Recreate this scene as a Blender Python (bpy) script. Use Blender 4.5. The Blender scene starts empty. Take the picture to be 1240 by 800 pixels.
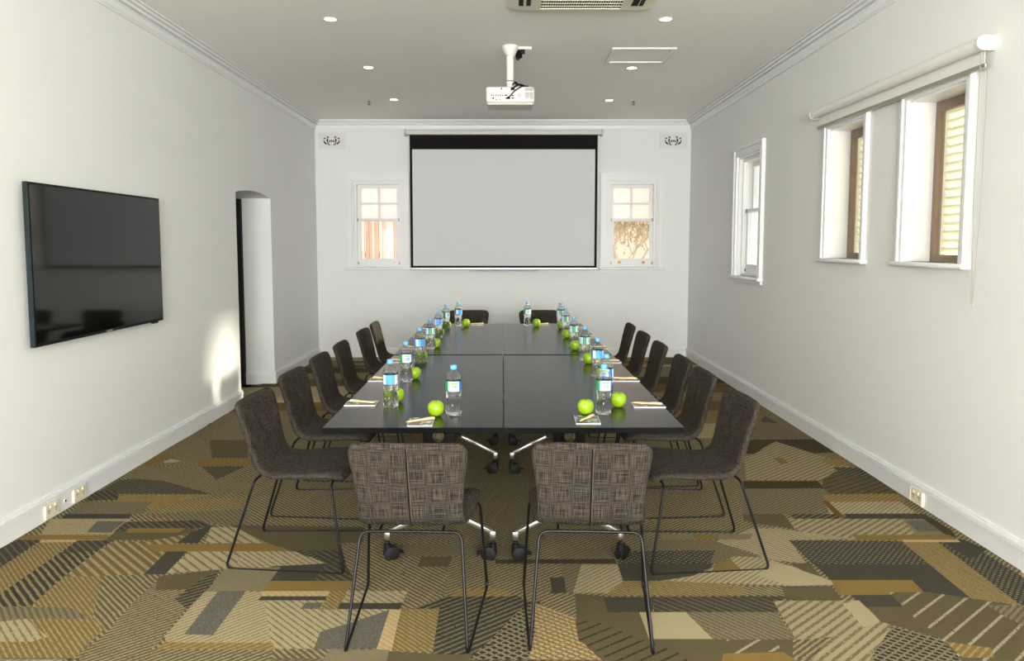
import bpy, bmesh, math, random
from mathutils import Vector, Matrix
PI = math.pi
sc = bpy.context.scene
COL = sc.collection

# ------------------------------------------------------------------ camera
F_PX, PITCH, CAM_H, CX, HORIZON = 920.0, math.radians(4.7), 1.5, 616.0, 296.0
CYP = HORIZON + F_PX * math.tan(PITCH)
cd = bpy.data.cameras.new('camera'); cam = bpy.data.objects.new('camera', cd); COL.objects.link(cam)
cd.sensor_fit = 'HORIZONTAL'; cd.sensor_width = 36; cd.lens = 36 * F_PX / 1240
cd.shift_x = (620 - CX) / 1240; cd.shift_y = (CYP - 400) / 1240
cd.clip_start = 0.02; cd.clip_end = 200
cam.location = (0, 0, CAM_H); cam.rotation_euler = (PI / 2 - PITCH, 0, 0)
sc.camera = cam

# ------------------------------------------------------------------ view, world, sun, window light
sc.view_settings.view_transform = 'Standard'; sc.view_settings.look = 'None'
sc.view_settings.gamma = 1; sc.view_settings.exposure = 0.36
sc.view_settings.use_curve_mapping = False
try:
    sc.cycles.use_denoising = True
    sc.cycles.max_bounces = 10; sc.cycles.diffuse_bounces = 5; sc.cycles.glossy_bounces = 4
    sc.cycles.transmission_bounces = 8; sc.cycles.transparent_max_bounces = 12
    sc.cycles.caustics_reflective = False; sc.cycles.caustics_refractive = False
    sc.cycles.sample_clamp_indirect = 6
except Exception: pass
W = bpy.data.worlds.new('world'); sc.world = W; W.use_nodes = True
W.node_tree.nodes['Background'].inputs[0].default_value = (0.93, 0.96, 1.0, 1)
W.node_tree.nodes['Background'].inputs[1].default_value = 1.5

def light(name, kind, energy, color, loc, direction=None, **kw):
    l = bpy.data.lights.new(name, kind); l.energy = energy; l.color = color
    for k, v in kw.items(): setattr(l, k, v)
    o = bpy.data.objects.new(name, l); COL.objects.link(o); o.location = loc
    if direction is not None: o.rotation_euler = Vector(direction).to_track_quat('-Z', 'Y').to_euler()
    return o
light('sun', 'SUN', 8.5, (1.0, 0.90, 0.74), (8, 8, 6), (-1, -0.165, -0.33), angle=math.radians(7.0))
# daylight entering through the windows of the wall behind the camera
light('rear_window_daylight', 'AREA', 820, (1.0, 1.0, 0.99), (0.3, -4.19, 1.75), (0, 1, 0.6), shape='RECTANGLE', size=3.6, size_y=1.7)

# ------------------------------------------------------------------ materials
MATS = {}
def s2l(c):
    return tuple((v / 255 / 12.92) if v / 255 <= 0.04045 else ((v / 255 + 0.055) / 1.055) ** 2.4 for v in c)
def mat(name, rgb, rough=0.5, metal=0.0, spec=0.5, bump=0.0, bscale=60, var=0.0, vscale=8, **kw):
    if name in MATS: return MATS[name]
    m = bpy.data.materials.new(name); m.use_nodes = True; MATS[name] = m
    nt = m.node_tree; b = nt.nodes['Principled BSDF']
    c = s2l(rgb) + (1,)
    b.inputs['Base Color'].default_value = c
    b.inputs['Roughness'].default_value = rough; b.inputs['Metallic'].default_value = metal
    b.inputs['Specular IOR Level'].default_value = spec
    for k, v in kw.items(): b.inputs[k.replace('_', ' ')].default_value = v
    tc = nt.nodes.new('ShaderNodeTexCoord')
    n = nt.nodes.new('ShaderNodeTexNoise'); n.inputs['Scale'].default_value = vscale; n.inputs['Detail'].default_value = 3
    nt.links.new(tc.outputs['Object'], n.inputs['Vector'])
    r = nt.nodes.new('ShaderNodeMix'); r.data_type = 'RGBA'
    v = max(var, 0.01)
    r.inputs[6].default_value = tuple(x * (1 - v) for x in c[:3]) + (1,)
    r.inputs[7].default_value = tuple(min(1, x * (1 + v)) for x in c[:3]) + (1,)
    nt.links.new(n.outputs['Fac'], r.inputs[0]); nt.links.new(r.outputs[2], b.inputs['Base Color'])
    if bump:
        n2 = nt.nodes.new('ShaderNodeTexNoise'); n2.inputs['Scale'].default_value = bscale
        nt.links.new(tc.outputs['Object'], n2.inputs['Vector'])
        bp = nt.nodes.new('ShaderNodeBump'); bp.inputs['Strength'].default_value = bump; bp.inputs['Distance'].default_value = 0.002
        nt.links.new(n2.outputs['Fac'], bp.inputs['Height']); nt.links.new(bp.outputs['Normal'], b.inputs['Normal'])
    return m
def emis(name, rgb, strength):
    m = bpy.data.materials.new(name); m.use_nodes = True; MATS[name] = m
    b = m.node_tree.nodes['Principled BSDF']
    b.inputs['Base Color'].default_value = s2l(rgb) + (1,)
    b.inputs['Emission Color'].default_value = s2l(rgb) + (1,); b.inputs['Emission Strength'].default_value = strength
    return m
class NT:
    """tiny helper for math node chains"""
    def __init__(s, m): s.nt = m.node_tree
    def n(s, t): return s.nt.nodes.new(t)
    def l(s, a, b): s.nt.links.new(a, b)
    def m(s, op, a, b=None, c=None):
        x = s.n('ShaderNodeMath'); x.operation = op
        for i, v in enumerate((a, b, c)):
            if v is None: continue
            if isinstance(v, (int, float)): x.inputs[i].default_value = v
            else: s.l(v, x.inputs[i])
        return x.outputs[0]
    def mix(s, f, a, b):
        x = s.n('ShaderNodeMix'); x.data_type = 'RGBA'
        for i, v in ((0, f), (6, a), (7, b)):
            if isinstance(v, (int, float)): x.inputs[i].default_value = v
            elif isinstance(v, tuple): x.inputs[i].default_value = v if len(v) == 4 else v + (1,)
            else: s.l(v, x.inputs[i])
        return x.outputs[2]

WALL = mat('wall_paint', (228, 229, 226), 0.85, spec=0.12, var=0.012, vscale=1.5, bump=0.05, bscale=220)
CEIL = mat('ceiling_paint', (240, 239, 234), 0.7, spec=0.2, var=0.01, vscale=1.2)
TRIM = mat('trim_gloss', (230, 231, 230), 0.35, spec=0.4)
WHITE = mat('white_plastic', (222, 222, 217), 0.35)
CREAM = mat('cream_plastic', (226, 219, 190), 0.4)
ACM = mat('aircon_plastic', (214, 209, 188), 0.42)
BLACK = mat('black_metal', (10, 10, 11), 0.4, spec=0.28)
BLACKP = mat('black_plastic', (13, 14, 15), 0.6, spec=0.25)
CHROME = mat('chrome', (176, 172, 164), 0.3, metal=1.0)
BRASS = mat('brass', (170, 130, 60), 0.3, metal=1.0)
DARKGAP = mat('dark_recess', (22, 20, 15), 0.8)
BROWNF = mat('brown_window_frame', (134, 112, 96), 0.5, var=0.1)
TOPM = mat('satin_black_laminate', (15, 14, 13), 0.22, spec=0.2, var=0.04, vscale=3)
TOPE = mat('black_edge_band', (8, 8, 9), 0.7, spec=0.1)

def fabric():
    m = bpy.data.materials.new('tweed_upholstery'); m.use_nodes = True
    k = NT(m); b = m.node_tree.nodes['Principled BSDF']
    uv = k.n('ShaderNodeUVMap'); uv.uv_map = 'UVMap'
    def noise(sx, sy, sc_, det=2):
        mp = k.n('ShaderNodeMapping'); mp.inputs['Scale'].default_value = (sx, sy, 1)
        k.l(uv.outputs[0], mp.inputs[0])
        n = k.n('ShaderNodeTexNoise'); n.inputs['Scale'].default_value = sc_; n.inputs['Detail'].default_value = det
        k.l(mp.outputs[0], n.inputs['Vector']); return n.outputs['Fac']
    a = noise(400, 14, 1.0); c = noise(14, 400, 1.0); d = noise(8, 8, 1.0)
    h = k.m('MULTIPLY_ADD', k.m('SUBTRACT', a, 0.5), 2.3, 0.0)
    v = k.m('MULTIPLY_ADD', k.m('SUBTRACT', c, 0.5), 2.3, 0.0)
    f = k.m('ADD', k.m('ADD', h, v), 0.40); f = k.m('MINIMUM', k.m('MAXIMUM', f, 0.0), 1.0)
    col = k.mix(f, s2l((22, 20, 18)), s2l((82, 74, 65)))
    k.l(col, b.inputs['Base Color'])
    b.inputs['Roughness'].default_value = 0.9; b.inputs['Specular IOR Level'].default_value = 0.15
    b.inputs['Sheen Weight'].default_value = 0.0
    bp = k.n('ShaderNodeBump'); bp.inputs['Strength'].default_value = 0.35; bp.inputs['Distance'].default_value = 0.0015
    k.l(f, bp.inputs['Height']); k.l(bp.outputs['Normal'], b.inputs['Normal'])
    return m
TWEED = fabric()
PIPING = mat('tweed_seam', (24, 21, 19), 0.85, spec=0.1)
TAG = mat('seam_thread', (110, 100, 88), 0.8, spec=0.1)

def glass_pane():
    m = bpy.data.materials.new('window_glass'); m.use_nodes = True
    k = NT(m); nt = m.node_tree; nt.nodes.remove(nt.nodes['Principled BSDF'])
    tr = k.n('ShaderNodeBsdfTransparent'); tr.inputs[0].default_value = (0.95, 0.97, 0.96, 1)
    gl = k.n('ShaderNodeBsdfGlossy'); gl.inputs['Roughness'].default_value = 0.02
    fr = k.n('ShaderNodeFresnel'); fr.inputs[0].default_value = 1.45
    mx = k.n('ShaderNodeMixShader'); geo = k.n('ShaderNodeNewGeometry'); k.l(k.m('MULTIPLY', fr.outputs[0], k.m('SUBTRACT', 1.0, geo.outputs['Backfacing'])), mx.inputs[0]); k.l(tr.outputs[0], mx.inputs[1]); k.l(gl.outputs[0], mx.inputs[2])
    k.l(mx.outputs[0], nt.nodes['Material Output'].inputs[0]); return m
PANE = glass_pane()
def frosted():
    m = bpy.data.materials.new('frosted_glass'); m.use_nodes = True
    k = NT(m); nt = m.node_tree; nt.nodes.remove(nt.nodes['Principled BSDF'])
    tl = k.n('ShaderNodeBsdfTranslucent'); tl.inputs[0].default_value = (0.93, 0.88, 0.84, 1)
    gl = k.n('ShaderNodeBsdfGlossy'); gl.inputs['Roughness'].default_value = 0.2
    tr = k.n('ShaderNodeBsdfTransparent'); tr.inputs[0].default_value = (0.95, 0.9, 0.86, 1)
    m0 = k.n('ShaderNodeMixShader'); m0.inputs[0].default_value = 0.3; k.l(tl.outputs[0], m0.inputs[1]); k.l(tr.outputs[0], m0.inputs[2])
    mx = k.n('ShaderNodeMixShader'); mx.inputs[0].default_value = 0.05; k.l(m0.outputs[0], mx.inputs[1]); k.l(gl.outputs[0], mx.inputs[2])
    k.l(mx.outputs[0], nt.nodes['Material Output'].inputs[0]); return m
FROST = frosted()

# ------------------------------------------------------------------ geometry helpers
def link_mesh(name, bm, mats, parent=None, smooth=False, loc=None):
    me = bpy.data.meshes.new(name); bmesh.ops.recalc_face_normals(bm, faces=bm.faces); bm.to_mesh(me); bm.free()
    if not isinstance(mats, (list, tuple)): mats = [mats]
    for m in mats: me.materials.append(m)
    if smooth:
        for p in me.polygons: p.use_smooth = True
        try: me.set_sharp_from_angle(angle=math.radians(38))
        except Exception: pass
    o = bpy.data.objects.new(name, me); COL.objects.link(o)
    if parent is not None: o.parent = parent
    if loc is not None: o.location = loc
    return o
def box(bm, x0, x1, y0, y1, z0, z1, bev=0.0, mi=0, M=None, seg=2):
    r = bmesh.ops.create_cube(bm, size=1.0)
    vs = r['verts']
    for v in vs: v.co = Vector(((x0 + x1) / 2 + v.co.x * (x1 - x0), (y0 + y1) / 2 + v.co.y * (y1 - y0), (z0 + z1) / 2 + v.co.z * (z1 - z0)))
    fs = list({f for v in vs for f in v.link_faces})
    if bev > 0:
        es = list({e for f in fs for e in f.edges})
        rr = bmesh.ops.bevel(bm, geom=es, offset=bev, segments=seg, profile=0.5, affect='EDGES')
        fs = list({f for f in rr['faces']} | {f for f in fs if f.is_valid}); vs = list({v for f in fs for v in f.verts})
        vs2 = set(vs)
        for v in vs: 
            for e in v.link_edges: vs2.add(e.other_vert(v))
        vs = list(vs2); fs = list({f for v in vs for f in v.link_faces})
    for f in fs: f.material_index = mi
    if M is not None:
        for v in vs: v.co = M @ v.co
    return vs
def BX(name, dims, m, parent=None, bev=0.0, **kw):
    bm = bmesh.new(); box(bm, *dims, bev=bev); return link_mesh(name, bm, m, parent, **kw)
def lathe(bm, prof, seg=24, M=None, flute=None, mi=0, cap=True):
    rings = []
    for (z, r) in prof:
        ring = []
        for i in range(seg):
            a = 2 * PI * i / seg; rr = r
            if flute: rr = r * (1 + flute(z, a))
            p = Vector((rr * math.cos(a), rr * math.sin(a), z))
            ring.append(bm.verts.new(M @ p if M is not None else p))
        rings.append(ring)
    for a, b in zip(rings, rings[1:]):
        for i in range(seg):
            f = bm.faces.new((a[i], a[(i + 1) % seg], b[(i + 1) % seg], b[i])); f.material_index = mi
    if cap:
        f = bm.faces.new(rings[0][::-1]); f.material_index = mi
        f = bm.faces.new(rings[-1]); f.material_index = mi
def fillet(pts, r, n=5):
    pts = [Vector(p) for p in pts]; out = [pts[0]]
    for i in range(1, len(pts) - 1):
        a, b, c = pts[i - 1], pts[i], pts[i + 1]
        d1 = (a - b); d2 = (c - b); k = min(r, d1.length * 0.45, d2.length * 0.45)
        p = b + d1.normalized() * k; q = b + d2.normalized() * k
        for j in range(n + 1):
            t = j / n; out.append(p * (1 - t) ** 2 + b * 2 * t * (1 - t) + q * t * t)
    out.append(pts[-1]); return out
def tube(bm, pts, r, seg=10, mi=0, closed=False):
    pts = [Vector(p) for p in pts]; n = len(pts); rings = []
    t0 = (pts[1] - pts[0]).normalized()
    up = Vector((0, 0, 1)) if abs(t0.z) < 0.9 else Vector((1, 0, 0))
    u = t0.cross(up).normalized(); 
    for i, p in enumerate(pts):
        if i == 0: t = pts[1] - pts[0]
        elif i == n - 1: t = pts[-1] - pts[-2]
        else: t = (pts[i + 1] - pts[i]).normalized() + (pts[i] - pts[i - 1]).normalized()
        t.normalize(); u = (u - t * u.dot(t)).normalized(); w = t.cross(u)
        rings.append([bm.verts.new(p + (u * math.cos(2 * PI * j / seg) + w * math.sin(2 * PI * j / seg)) * r) for j in range(seg)])
    for a, b in zip(rings, rings[1:]):
        for i in range(seg):
            f = bm.faces.new((a[i], a[(i + 1) % seg], b[(i + 1) % seg], b[i])); f.material_index = mi
    bm.faces.new(rings[0][::-1]).material_index = mi; bm.faces.new(rings[-1]).material_index = mi
def prism(bm, poly, axis, a, b, mi=0):
    """poly: 2D points in the two other axes, extruded along axis from a to b"""
    def P(p, t):
        q = [0, 0, 0]; o = [i for i in range(3) if i != axis]; q[o[0]], q[o[1]] = p; q[axis] = t; return Vector(q)
    A = [bm.verts.new(P(p, a)) for p in poly]; B = [bm.verts.new(P(p, b)) for p in poly]
    bm.faces.new(A).material_index = mi; bm.faces.new(B[::-1]).material_index = mi
    for i in range(len(poly)):
        j = (i + 1) % len(poly); bm.faces.new((A[i], B[i], B[j], A[j])).material_index = mi
def thing(name, label, cat, loc=(0, 0, 0), rz=0, group=None):
    o = bpy.data.objects.new(name, None); COL.objects.link(o); o.empty_display_size = 0.1
    o.location = loc; o.rotation_euler = (0, 0, rz)
    return tag(o, label, cat, group)
def tag(o, label, cat, group=None):
    o['label'] = label; o['category'] = cat
    if group: o['group'] = group
    return o
def struct(o): o['kind'] = 'structure'; return o
def copy_tree(o, parent=None):
    c = o.copy(); COL.objects.link(c)
    if parent is not None: c.parent = parent
    for ch in list(o.children): copy_tree(ch, c)
    return c

# ------------------------------------------------------------------ room dimensions
XL, XR, YB, YR, ZC = -2.52, 2.37, 10.02, -4.2, 3.105
TH_L, TH_R, TH_B = 0.36, 0.30, 0.28
def px_floor(u, v):
    a = (u - CX) / F_PX; b = -(v - CYP) / F_PX; c, s = math.cos(PITCH), math.sin(PITCH)
    d = (a, c + b * s, -s + b * c); t = -CAM_H / d[2]; return (d[0] * t, d[1] * t)

def wall_boxes(bm, u0, u1, z0, z1, holes, mk):
    us = sorted({u0, u1} | {h[0] for h in holes} | {h[1] for h in holes}); zs = sorted({z0, z1} | {h[2] for h in holes} | {h[3] for h in holes})
    for a, b in zip(us, us[1:]):
        run = None
        for c, d in zip(zs, zs[1:]):
            inside = any(h[0] < (a + b) / 2 < h[1] and h[2] < (c + d) / 2 < h[3] for h in holes)
            if inside:
                if run: mk(bm, a, b, *run); run = None
            else: run = (run[0], d) if run else (c, d)
        if run: mk(bm, a, b, *run)

# windows: (centre along wall, ...)
W1 = (3.99, 4.57, 1.40, 2.345); W2 = (5.12, 5.69, 1.40, 2.345); W3 = (7.19, 7.91, 1.185, 2.39)   # right wall openings (Y0,Y1,Z0,Z1)
WL = (-2.055, -1.385, 1.20, 2.345); WRt = (1.29, 1.96, 1.20, 2.345)                           # back wall openings (X0,X1,Z0,Z1)
DR = (7.07, 8.10, 0.0, 2.03)
bm = bmesh.new()
wall_boxes(bm, YR, YB + 0.001, -0.02, ZC + 0.02, [DR], lambda b, a, c, z0, z1: box(b, XL - TH_L, XL, a, c, z0, z1))
arc = [(DR[0], 2.03), (DR[0], 1.985)] + [(DR[0] + (DR[1] - DR[0]) * t / 12, 1.985 + 0.04 * math.sin(PI * t / 12) ** 0.8) for t in range(1, 12)] + [(DR[1], 1.985), (DR[1], 2.03)]
prism(bm, arc, 0, XL - TH_L, XL)
struct(link_mesh('wall_left', bm, WALL))
bm = bmesh.new()
wall_boxes(bm, YR, YB + TH_B, -0.02, ZC + 0.02, [W1, W2, W3], lambda b, a, c, z0, z1: box(b, XR, XR + TH_R, a, c, z0, z1))
struct(link_mesh('wall_right', bm, WALL))
bm = bmesh.new()
wall_boxes(bm, XL - TH_L, XR, -0.02, ZC + 0.02, [WL, WRt], lambda b, a, c, z0, z1: box(b, a, c, YB, YB + TH_B, z0, z1))
struct(link_mesh('wall_back', bm, WALL))
bm = bmesh.new()
wall_boxes(bm, XL - TH_L, XR + TH_R, -0.02, ZC + 0.02, [(-1.35, 2.3, 0.9, 2.6)], lambda b, a, c, z0, z1: box(b, a, c, YR - 0.25, YR, z0, z1))
struct(link_mesh('wall_front', bm, WALL))
struct(BX('ceiling', (XL - TH_L, XR + TH_R, YR - 0.25, YB + TH_B, ZC, ZC + 0.12), CEIL))
# window in the wall behind the camera
wf = thing('window_6', 'wide window', 'window'); del wf['label'], wf['category']; struct(wf)
bm = bmesh.new()
for x in (-1.35, -0.15, 1.05, 2.24): box(bm, x, x + 0.06, YR - 0.12, YR - 0.05, 0.9, 2.6)
for z in (0.9, 2.54): box(bm, -1.35, 2.3, YR - 0.12, YR - 0.05, z, z + 0.06)
link_mesh('window_frame', bm, TRIM, wf)

# ------------------------------------------------------------------ carpet
def carpet(name, base, line=None, ang=45, pitch=0.024, duty=0.45, line2=None, dash=False, speck=0.10):
    m = bpy.data.materials.new('carpet_' + name); m.use_nodes = True
    k = NT(m); b = m.node_tree.nodes['Principled BSDF']
    tc = k.n('ShaderNodeTexCoord'); sx = k.n('ShaderNodeSeparateXYZ'); k.l(tc.outputs['Object'], sx.inputs[0])
    X, Y = sx.outputs[0], sx.outputs[1]
    K = 0.53
    base_l = tuple(v * K for v in s2l(base)); line_l = tuple(v * K for v in s2l(line)) if line else None
    if line: line_l = tuple(a * 0.28 + b_ * 0.72 for a, b_ in zip(base_l, line_l))
    def nz(scale, det=1, vec=None):
        n = k.n('ShaderNodeTexNoise'); n.inputs['Scale'].default_value = scale; n.inputs['Detail'].default_value = det
        k.l(vec or tc.outputs['Object'], n.inputs['Vector']); return n.outputs['Fac']
    fine = nz(330, 2)
    # loops of the weave: quantised rows and columns
    col = base_l
    if line:
        a = math.radians(ang)
        qx = k.m('DIVIDE', k.m('ROUND', k.m('MULTIPLY', X, 300)), 300); qy = k.m('DIVIDE', k.m('ROUND', k.m('MULTIPLY', Y, 300)), 300)
        t = k.m('DIVIDE', k.m('ADD', k.m('MULTIPLY', qx, -math.sin(a)), k.m('MULTIPLY', qy, math.cos(a))), pitch)
        f = k.m('FRACT', t); on = k.m('LESS_THAN', f, duty)
        if dash:
            s = k.m('FRACT', k.m('DIVIDE', k.m('ADD', k.m('MULTIPLY', X, math.cos(a)), k.m('MULTIPLY', Y, math.sin(a))), 0.021))
            on = k.m('MULTIPLY', on, k.m('LESS_THAN', s, 0.55))
        brk = k.m('GREATER_THAN', nz(130, 1), 0.36); on = k.m('MULTIPLY', on, brk)
        c2 = k.mix(on, col, line_l)
        if line2:
            a2 = math.radians(-ang); t2 = k.m('DIVIDE', k.m('ADD', k.m('MULTIPLY', qx, -math.sin(a2)), k.m('MULTIPLY', qy, math.cos(a2))), pitch * 1.1)
            on2 = k.m('LESS_THAN', k.m('FRACT', t2), 0.3); c2 = k.mix(on2, c2, tuple(v * K for v in s2l(line2)))
    else: c2 = k.mix(0.0, col, col)
    sp = k.m('MULTIPLY', k.m('SUBTRACT', fine, 0.5), 10 * speck)
    br = k.m('MAXIMUM', k.m('ADD', sp, 1.0), 0.25)
    vm = k.n('ShaderNodeVectorMath'); vm.operation = 'SCALE'; k.l(c2, vm.inputs[0]); k.l(br, vm.inputs['Scale'])
    k.l(vm.outputs[0], b.inputs['Base Color'])
    b.inputs['Roughness'].default_value = 0.95; b.inputs['Specular IOR Level'].default_value = 0.08
    bp = k.n('ShaderNodeBump'); bp.inputs['Strength'].default_value = 0.3; bp.inputs['Distance'].default_value = 0.002
    k.l(fine, bp.inputs['Height']); k.l(bp.outputs['Normal'], b.inputs['Normal'])
    return m
oO, oM, oC, oB, oG, oP = (114, 103, 74), (156, 129, 72), (86, 83, 70), (201, 184, 143), (151, 139, 108), (212, 180, 126)
CM = {}
def cm(key, *a, **k): CM[key] = (len(CM), carpet(key, *a, **k))
cm('olive', oO); cm('mustard', oM, speck=0.06); cm('charcoal', oC, speck=0.12); cm('beige', oB, speck=0.14); cm('taupe', oG, speck=0.14)
cm('speckle', (122, 118, 104), speck=0.32)
cm('olive_down', oO, oB, -46, 0.021, 0.46); cm('olive_up', oO, oB, 42, 0.021, 0.46)
cm('olive_wide', (136, 115, 70), oB, -45, 0.038, 0.42); cm('olive_wide_up', oO, oB, 42, 0.047, 0.45)
cm('mustard_down', (146, 123, 72), (200, 180, 136), -47, 0.018, 0.34); cm('mustard_up', oM, (200, 175, 120), 42, 0.024, 0.35)
cm('charcoal_down', (84, 79, 66), (140, 128, 100), -45, 0.03, 0.3); cm('charcoal_up', (76, 72, 60), (160, 148, 115), 40, 0.028, 0.36)
cm('charcoal_wide', (78, 72, 58), (188, 172, 130), -46, 0.028, 0.42); cm('charcoal_dash', (80, 77, 64), (190, 176, 140), -40, 0.024, 0.34, dash=True)
cm('beige_up', oB, oO, 45, 0.022, 0.32); cm('beige_down', oB, oO, -46, 0.025, 0.32); cm('beige_down_wide', (198, 182, 142), (110, 96, 66), -46, 0.04, 0.32)
cm('beige_wide_up', (190, 175, 135), (112, 98, 68), 42, 0.034, 0.42)
cm('taupe_down', oG, (98, 88, 62), -50, 0.022, 0.45); cm('taupe_up', oG, (98, 88, 62), 42, 0.022, 0.45)
cm('peach', oP, (230, 205, 160), -45, 0.022, 0.4)
cm('black_lines', oO, (38, 35, 30), 36, 0.047, 0.2); cm('white_lines', oO, (214, 202, 168), 40, 0.075, 0.15)
cm('plaid', (205, 186, 140), (60, 55, 46), -38, 0.024, 0.4, line2=(178, 138, 70)); cm('plaid_dark', (70, 65, 55), (196, 180, 140), -38, 0.026, 0.35, line2=(150, 140, 112))
cm('bronze', (124, 100, 54)); cm('dark_olive', (88, 78, 56))

fbm = bmesh.new(); layer = [0]
def patch(pts, key):
    layer[0] += 1; z = layer[0] * 0.00002
    vs = []
    for (x, y) in pts:
        vs.append(fbm.verts.new((max(XL - 0.35, min(XR, x)), y, z)))
    try:
        f = fbm.faces.new(vs); f.normal_update()
        if f.normal.z < 0: f.normal_flip()
        f.material_index = CM[key][0]
    except Exception: pass
vs = [fbm.verts.new(p) for p in ((XL - TH_L, YR, 0), (XR, YR, 0), (XR, YB, 0), (XL - TH_L, YB, 0))]
f = fbm.faces.new(vs); f.material_index = CM['olive_down'][0]
rnd = random.Random(7)
y = YR
keys = ['olive', 'olive', 'olive_down', 'olive_up', 'mustard', 'taupe', 'beige_up', 'beige_down', 'charcoal', 'olive_wide', 'mustard_down', 'charcoal_dash', 'taupe_down', 'bronze', 'dark_olive', 'olive_wide_up', 'taupe_up', 'beige']
while y < YB:
    h = rnd.choice((0.06, 0.12, 0.16, 0.24, 0.3)); h = min(h, YB - y); x = XL - 0.3 + rnd.uniform(0, 0.2); sk = rnd.choice((-1, 1)) * rnd.uniform(0.2, 0.8) * h
    while x < XR:
        w = rnd.uniform(0.35, 1.6); patch([(x, y), (min(x + w, XR), y), (min(x + w + sk, XR), y + h), (x + sk, y + h)], rnd.choice(keys)); x += w
    y += h
def P(ox, oy, pts, key, s=5.0): patch([px_floor(ox + a / s, oy + b / s) for a, b in pts], key)
def Q(pts, key): patch([px_floor(a, b) for a, b in pts], key)
# middle ground
Q([(0, 800), (1240, 800), (1240, 690), (926, 494), (292, 492), (0, 665)], 'olive_down')
Q([(620, 800), (1240, 800), (1240, 690), (926, 494), (612, 494)], 'olive_up')
Q([(292, 470), (450, 468), (450, 487), (288, 489)], 'beige')
Q([(292, 489), (470, 488), (470, 498), (280, 499)], 'bronze')
Q([(330, 447), (450, 446), (450, 452), (325, 453)], 'dark_olive'); Q([(330, 453), (450, 453), (450, 460), (320, 460)], 'taupe')
Q([(325, 460), (450, 460), (450, 468), (315, 468)], 'bronze')
# right far
Q([(800, 433), (831, 433), (845, 442), (790, 442)], 'bronze'); Q([(780, 447), (853, 447), (868, 457), (770, 457)], 'taupe')
Q([(760, 457), (868, 457), (880, 465), (750, 465)], 'dark_olive'); Q([(750, 466), (885, 466), (896, 476), (740, 476)], 'bronze')
Q([(740, 477), (900, 477), (912, 485), (735, 485)], 'taupe'); Q([(735, 487), (915, 487), (922, 498), (730, 498)], 'bronze')
Q([(735, 500), (925, 500), (930, 512), (730, 512)], 'mustard'); Q([(730, 514), (935, 514), (960, 530), (725, 534)], 'beige_up')
Q([(880, 514), (935, 514), (985, 532), (870, 534)], 'taupe_up')
Q([(870, 534), (985, 533), (1010, 549), (960, 552), (860, 550)], 'dark_olive')
P(900, 500, [(130, 20), (215, 70), (100, 60)], 'charcoal_dash')
P(900, 500, [(0, 275), (60, 262), (150, 200), (200, 180), (420, 250), (500, 275), (650, 330), (740, 360), (640, 415), (20, 415)], 'beige_wide_up')
P(900, 500, [(450, 285), (640, 290), (690, 320), (540, 325)], 'mustard_up')
P(900, 500, [(185, 280), (240, 278), (275, 312), (230, 318)], 'mustard')
P(900, 500, [(480, 410), (560, 360), (760, 370), (930, 495), (480, 500)], 'black_lines')
P(900, 500, [(540, 335), (720, 340), (790, 400), (600, 380)], 'charcoal_up')
P(900, 500, [(0, 420), (450, 420), (490, 465), (0, 467)], 'dark_olive')
P(900, 500, [(0, 467), (490, 467), (560, 530), (500, 622), (0, 622)], 'taupe_up')
P(900, 500, [(480, 505), (930, 500), (990, 545), (500, 548)], 'mustard_up')
P(900, 500, [(500, 548), (950, 545), (1050, 616), (520, 620)], 'beige_up')
P(900, 500, [(480, 545), (510, 540), (615, 640), (575, 648)], 'bronze')
P(900, 500, [(625, 620), (1100, 620), (1140, 650), (610, 650)], 'charcoal')
P(900, 500, [(280, 622), (575, 622), (575, 650), (310, 650)], 'charcoal_up')
P(900, 500, [(0, 622), (240, 622), (310, 712), (80, 680), (0, 660)], 'olive')
P(900, 500, [(275, 650), (960, 650), (1050, 750), (640, 780), (400, 740), (310, 712)], 'beige_wide_up')
P(900, 500, [(960, 652), (1160, 655), (1250, 745), (1050, 750)], 'taupe')
P(900, 500, [(985, 662), (1150, 665), (1220, 725), (1060, 728)], 'speckle')
P(900, 500, [(1090, 650), (1130, 640), (1260, 720), (1290, 760), (1240, 760)], 'dark_olive')
# left far
P(60, 500, [(970, 65), (1150, 60), (1180, 165), (860, 165)], 'olive_down')
P(60, 500, [(760, 175), (980, 170), (990, 300), (560, 330), (640, 270)], 'olive_up')
P(60, 500, [(560, 330), (640, 265), (730, 258), (660, 318)], 'mustard')
P(60, 500, [(690, 300), (740, 285), (800, 300), (700, 312)], 'beige')
P(60, 500, [(970, 172), (1200, 170), (1200, 280), (985, 280)], 'olive')
P(60, 500, [(880, 288), (1200, 285), (1210, 325), (905, 330)], 'mustard')
P(60, 500, [(420, 415), (620, 400), (980, 500), (360, 498), (310, 480)], 'charcoal_up')
P(60, 500, [(450, 400), (560, 330), (900, 330), (960, 400), (1200, 390), (1200, 490), (980, 500), (700, 420)], 'olive_up')
P(60, 500, [(920, 332), (1190, 330), (1010, 412)], 'charcoal_up')
P(60, 500, [(270, 480), (400, 480), (430, 535), (220, 540)], 'charcoal_down')
P(60, 500, [(430, 503), (1000, 503), (620, 590), (540, 548), (400, 545)], 'mustard_up')
P(60, 500, [(210, 545), (620, 548), (550, 622), (120, 618)], 'taupe_up')
P(60, 500, [(100, 620), (500, 622), (480, 650), (70, 650)], 'charcoal')
P(60, 500, [(620, 590), (900, 530), (1200, 520), (1200, 660), (900, 670), (560, 622)], 'mustard_down')
P(60, 500, [(560, 622), (1200, 590), (1200, 690), (900, 680)], 'taupe_down')
P(60, 500, [(0, 650), (500, 650), (380, 748), (-50, 748)], 'beige_up')
P(60, 500, [(290, 665), (460, 665), (370, 735), (225, 732)], 'speckle')
P(60, 500, [(460, 670), (900, 660), (1010, 700), (840, 712), (390, 730)], 'charcoal_down')
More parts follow.
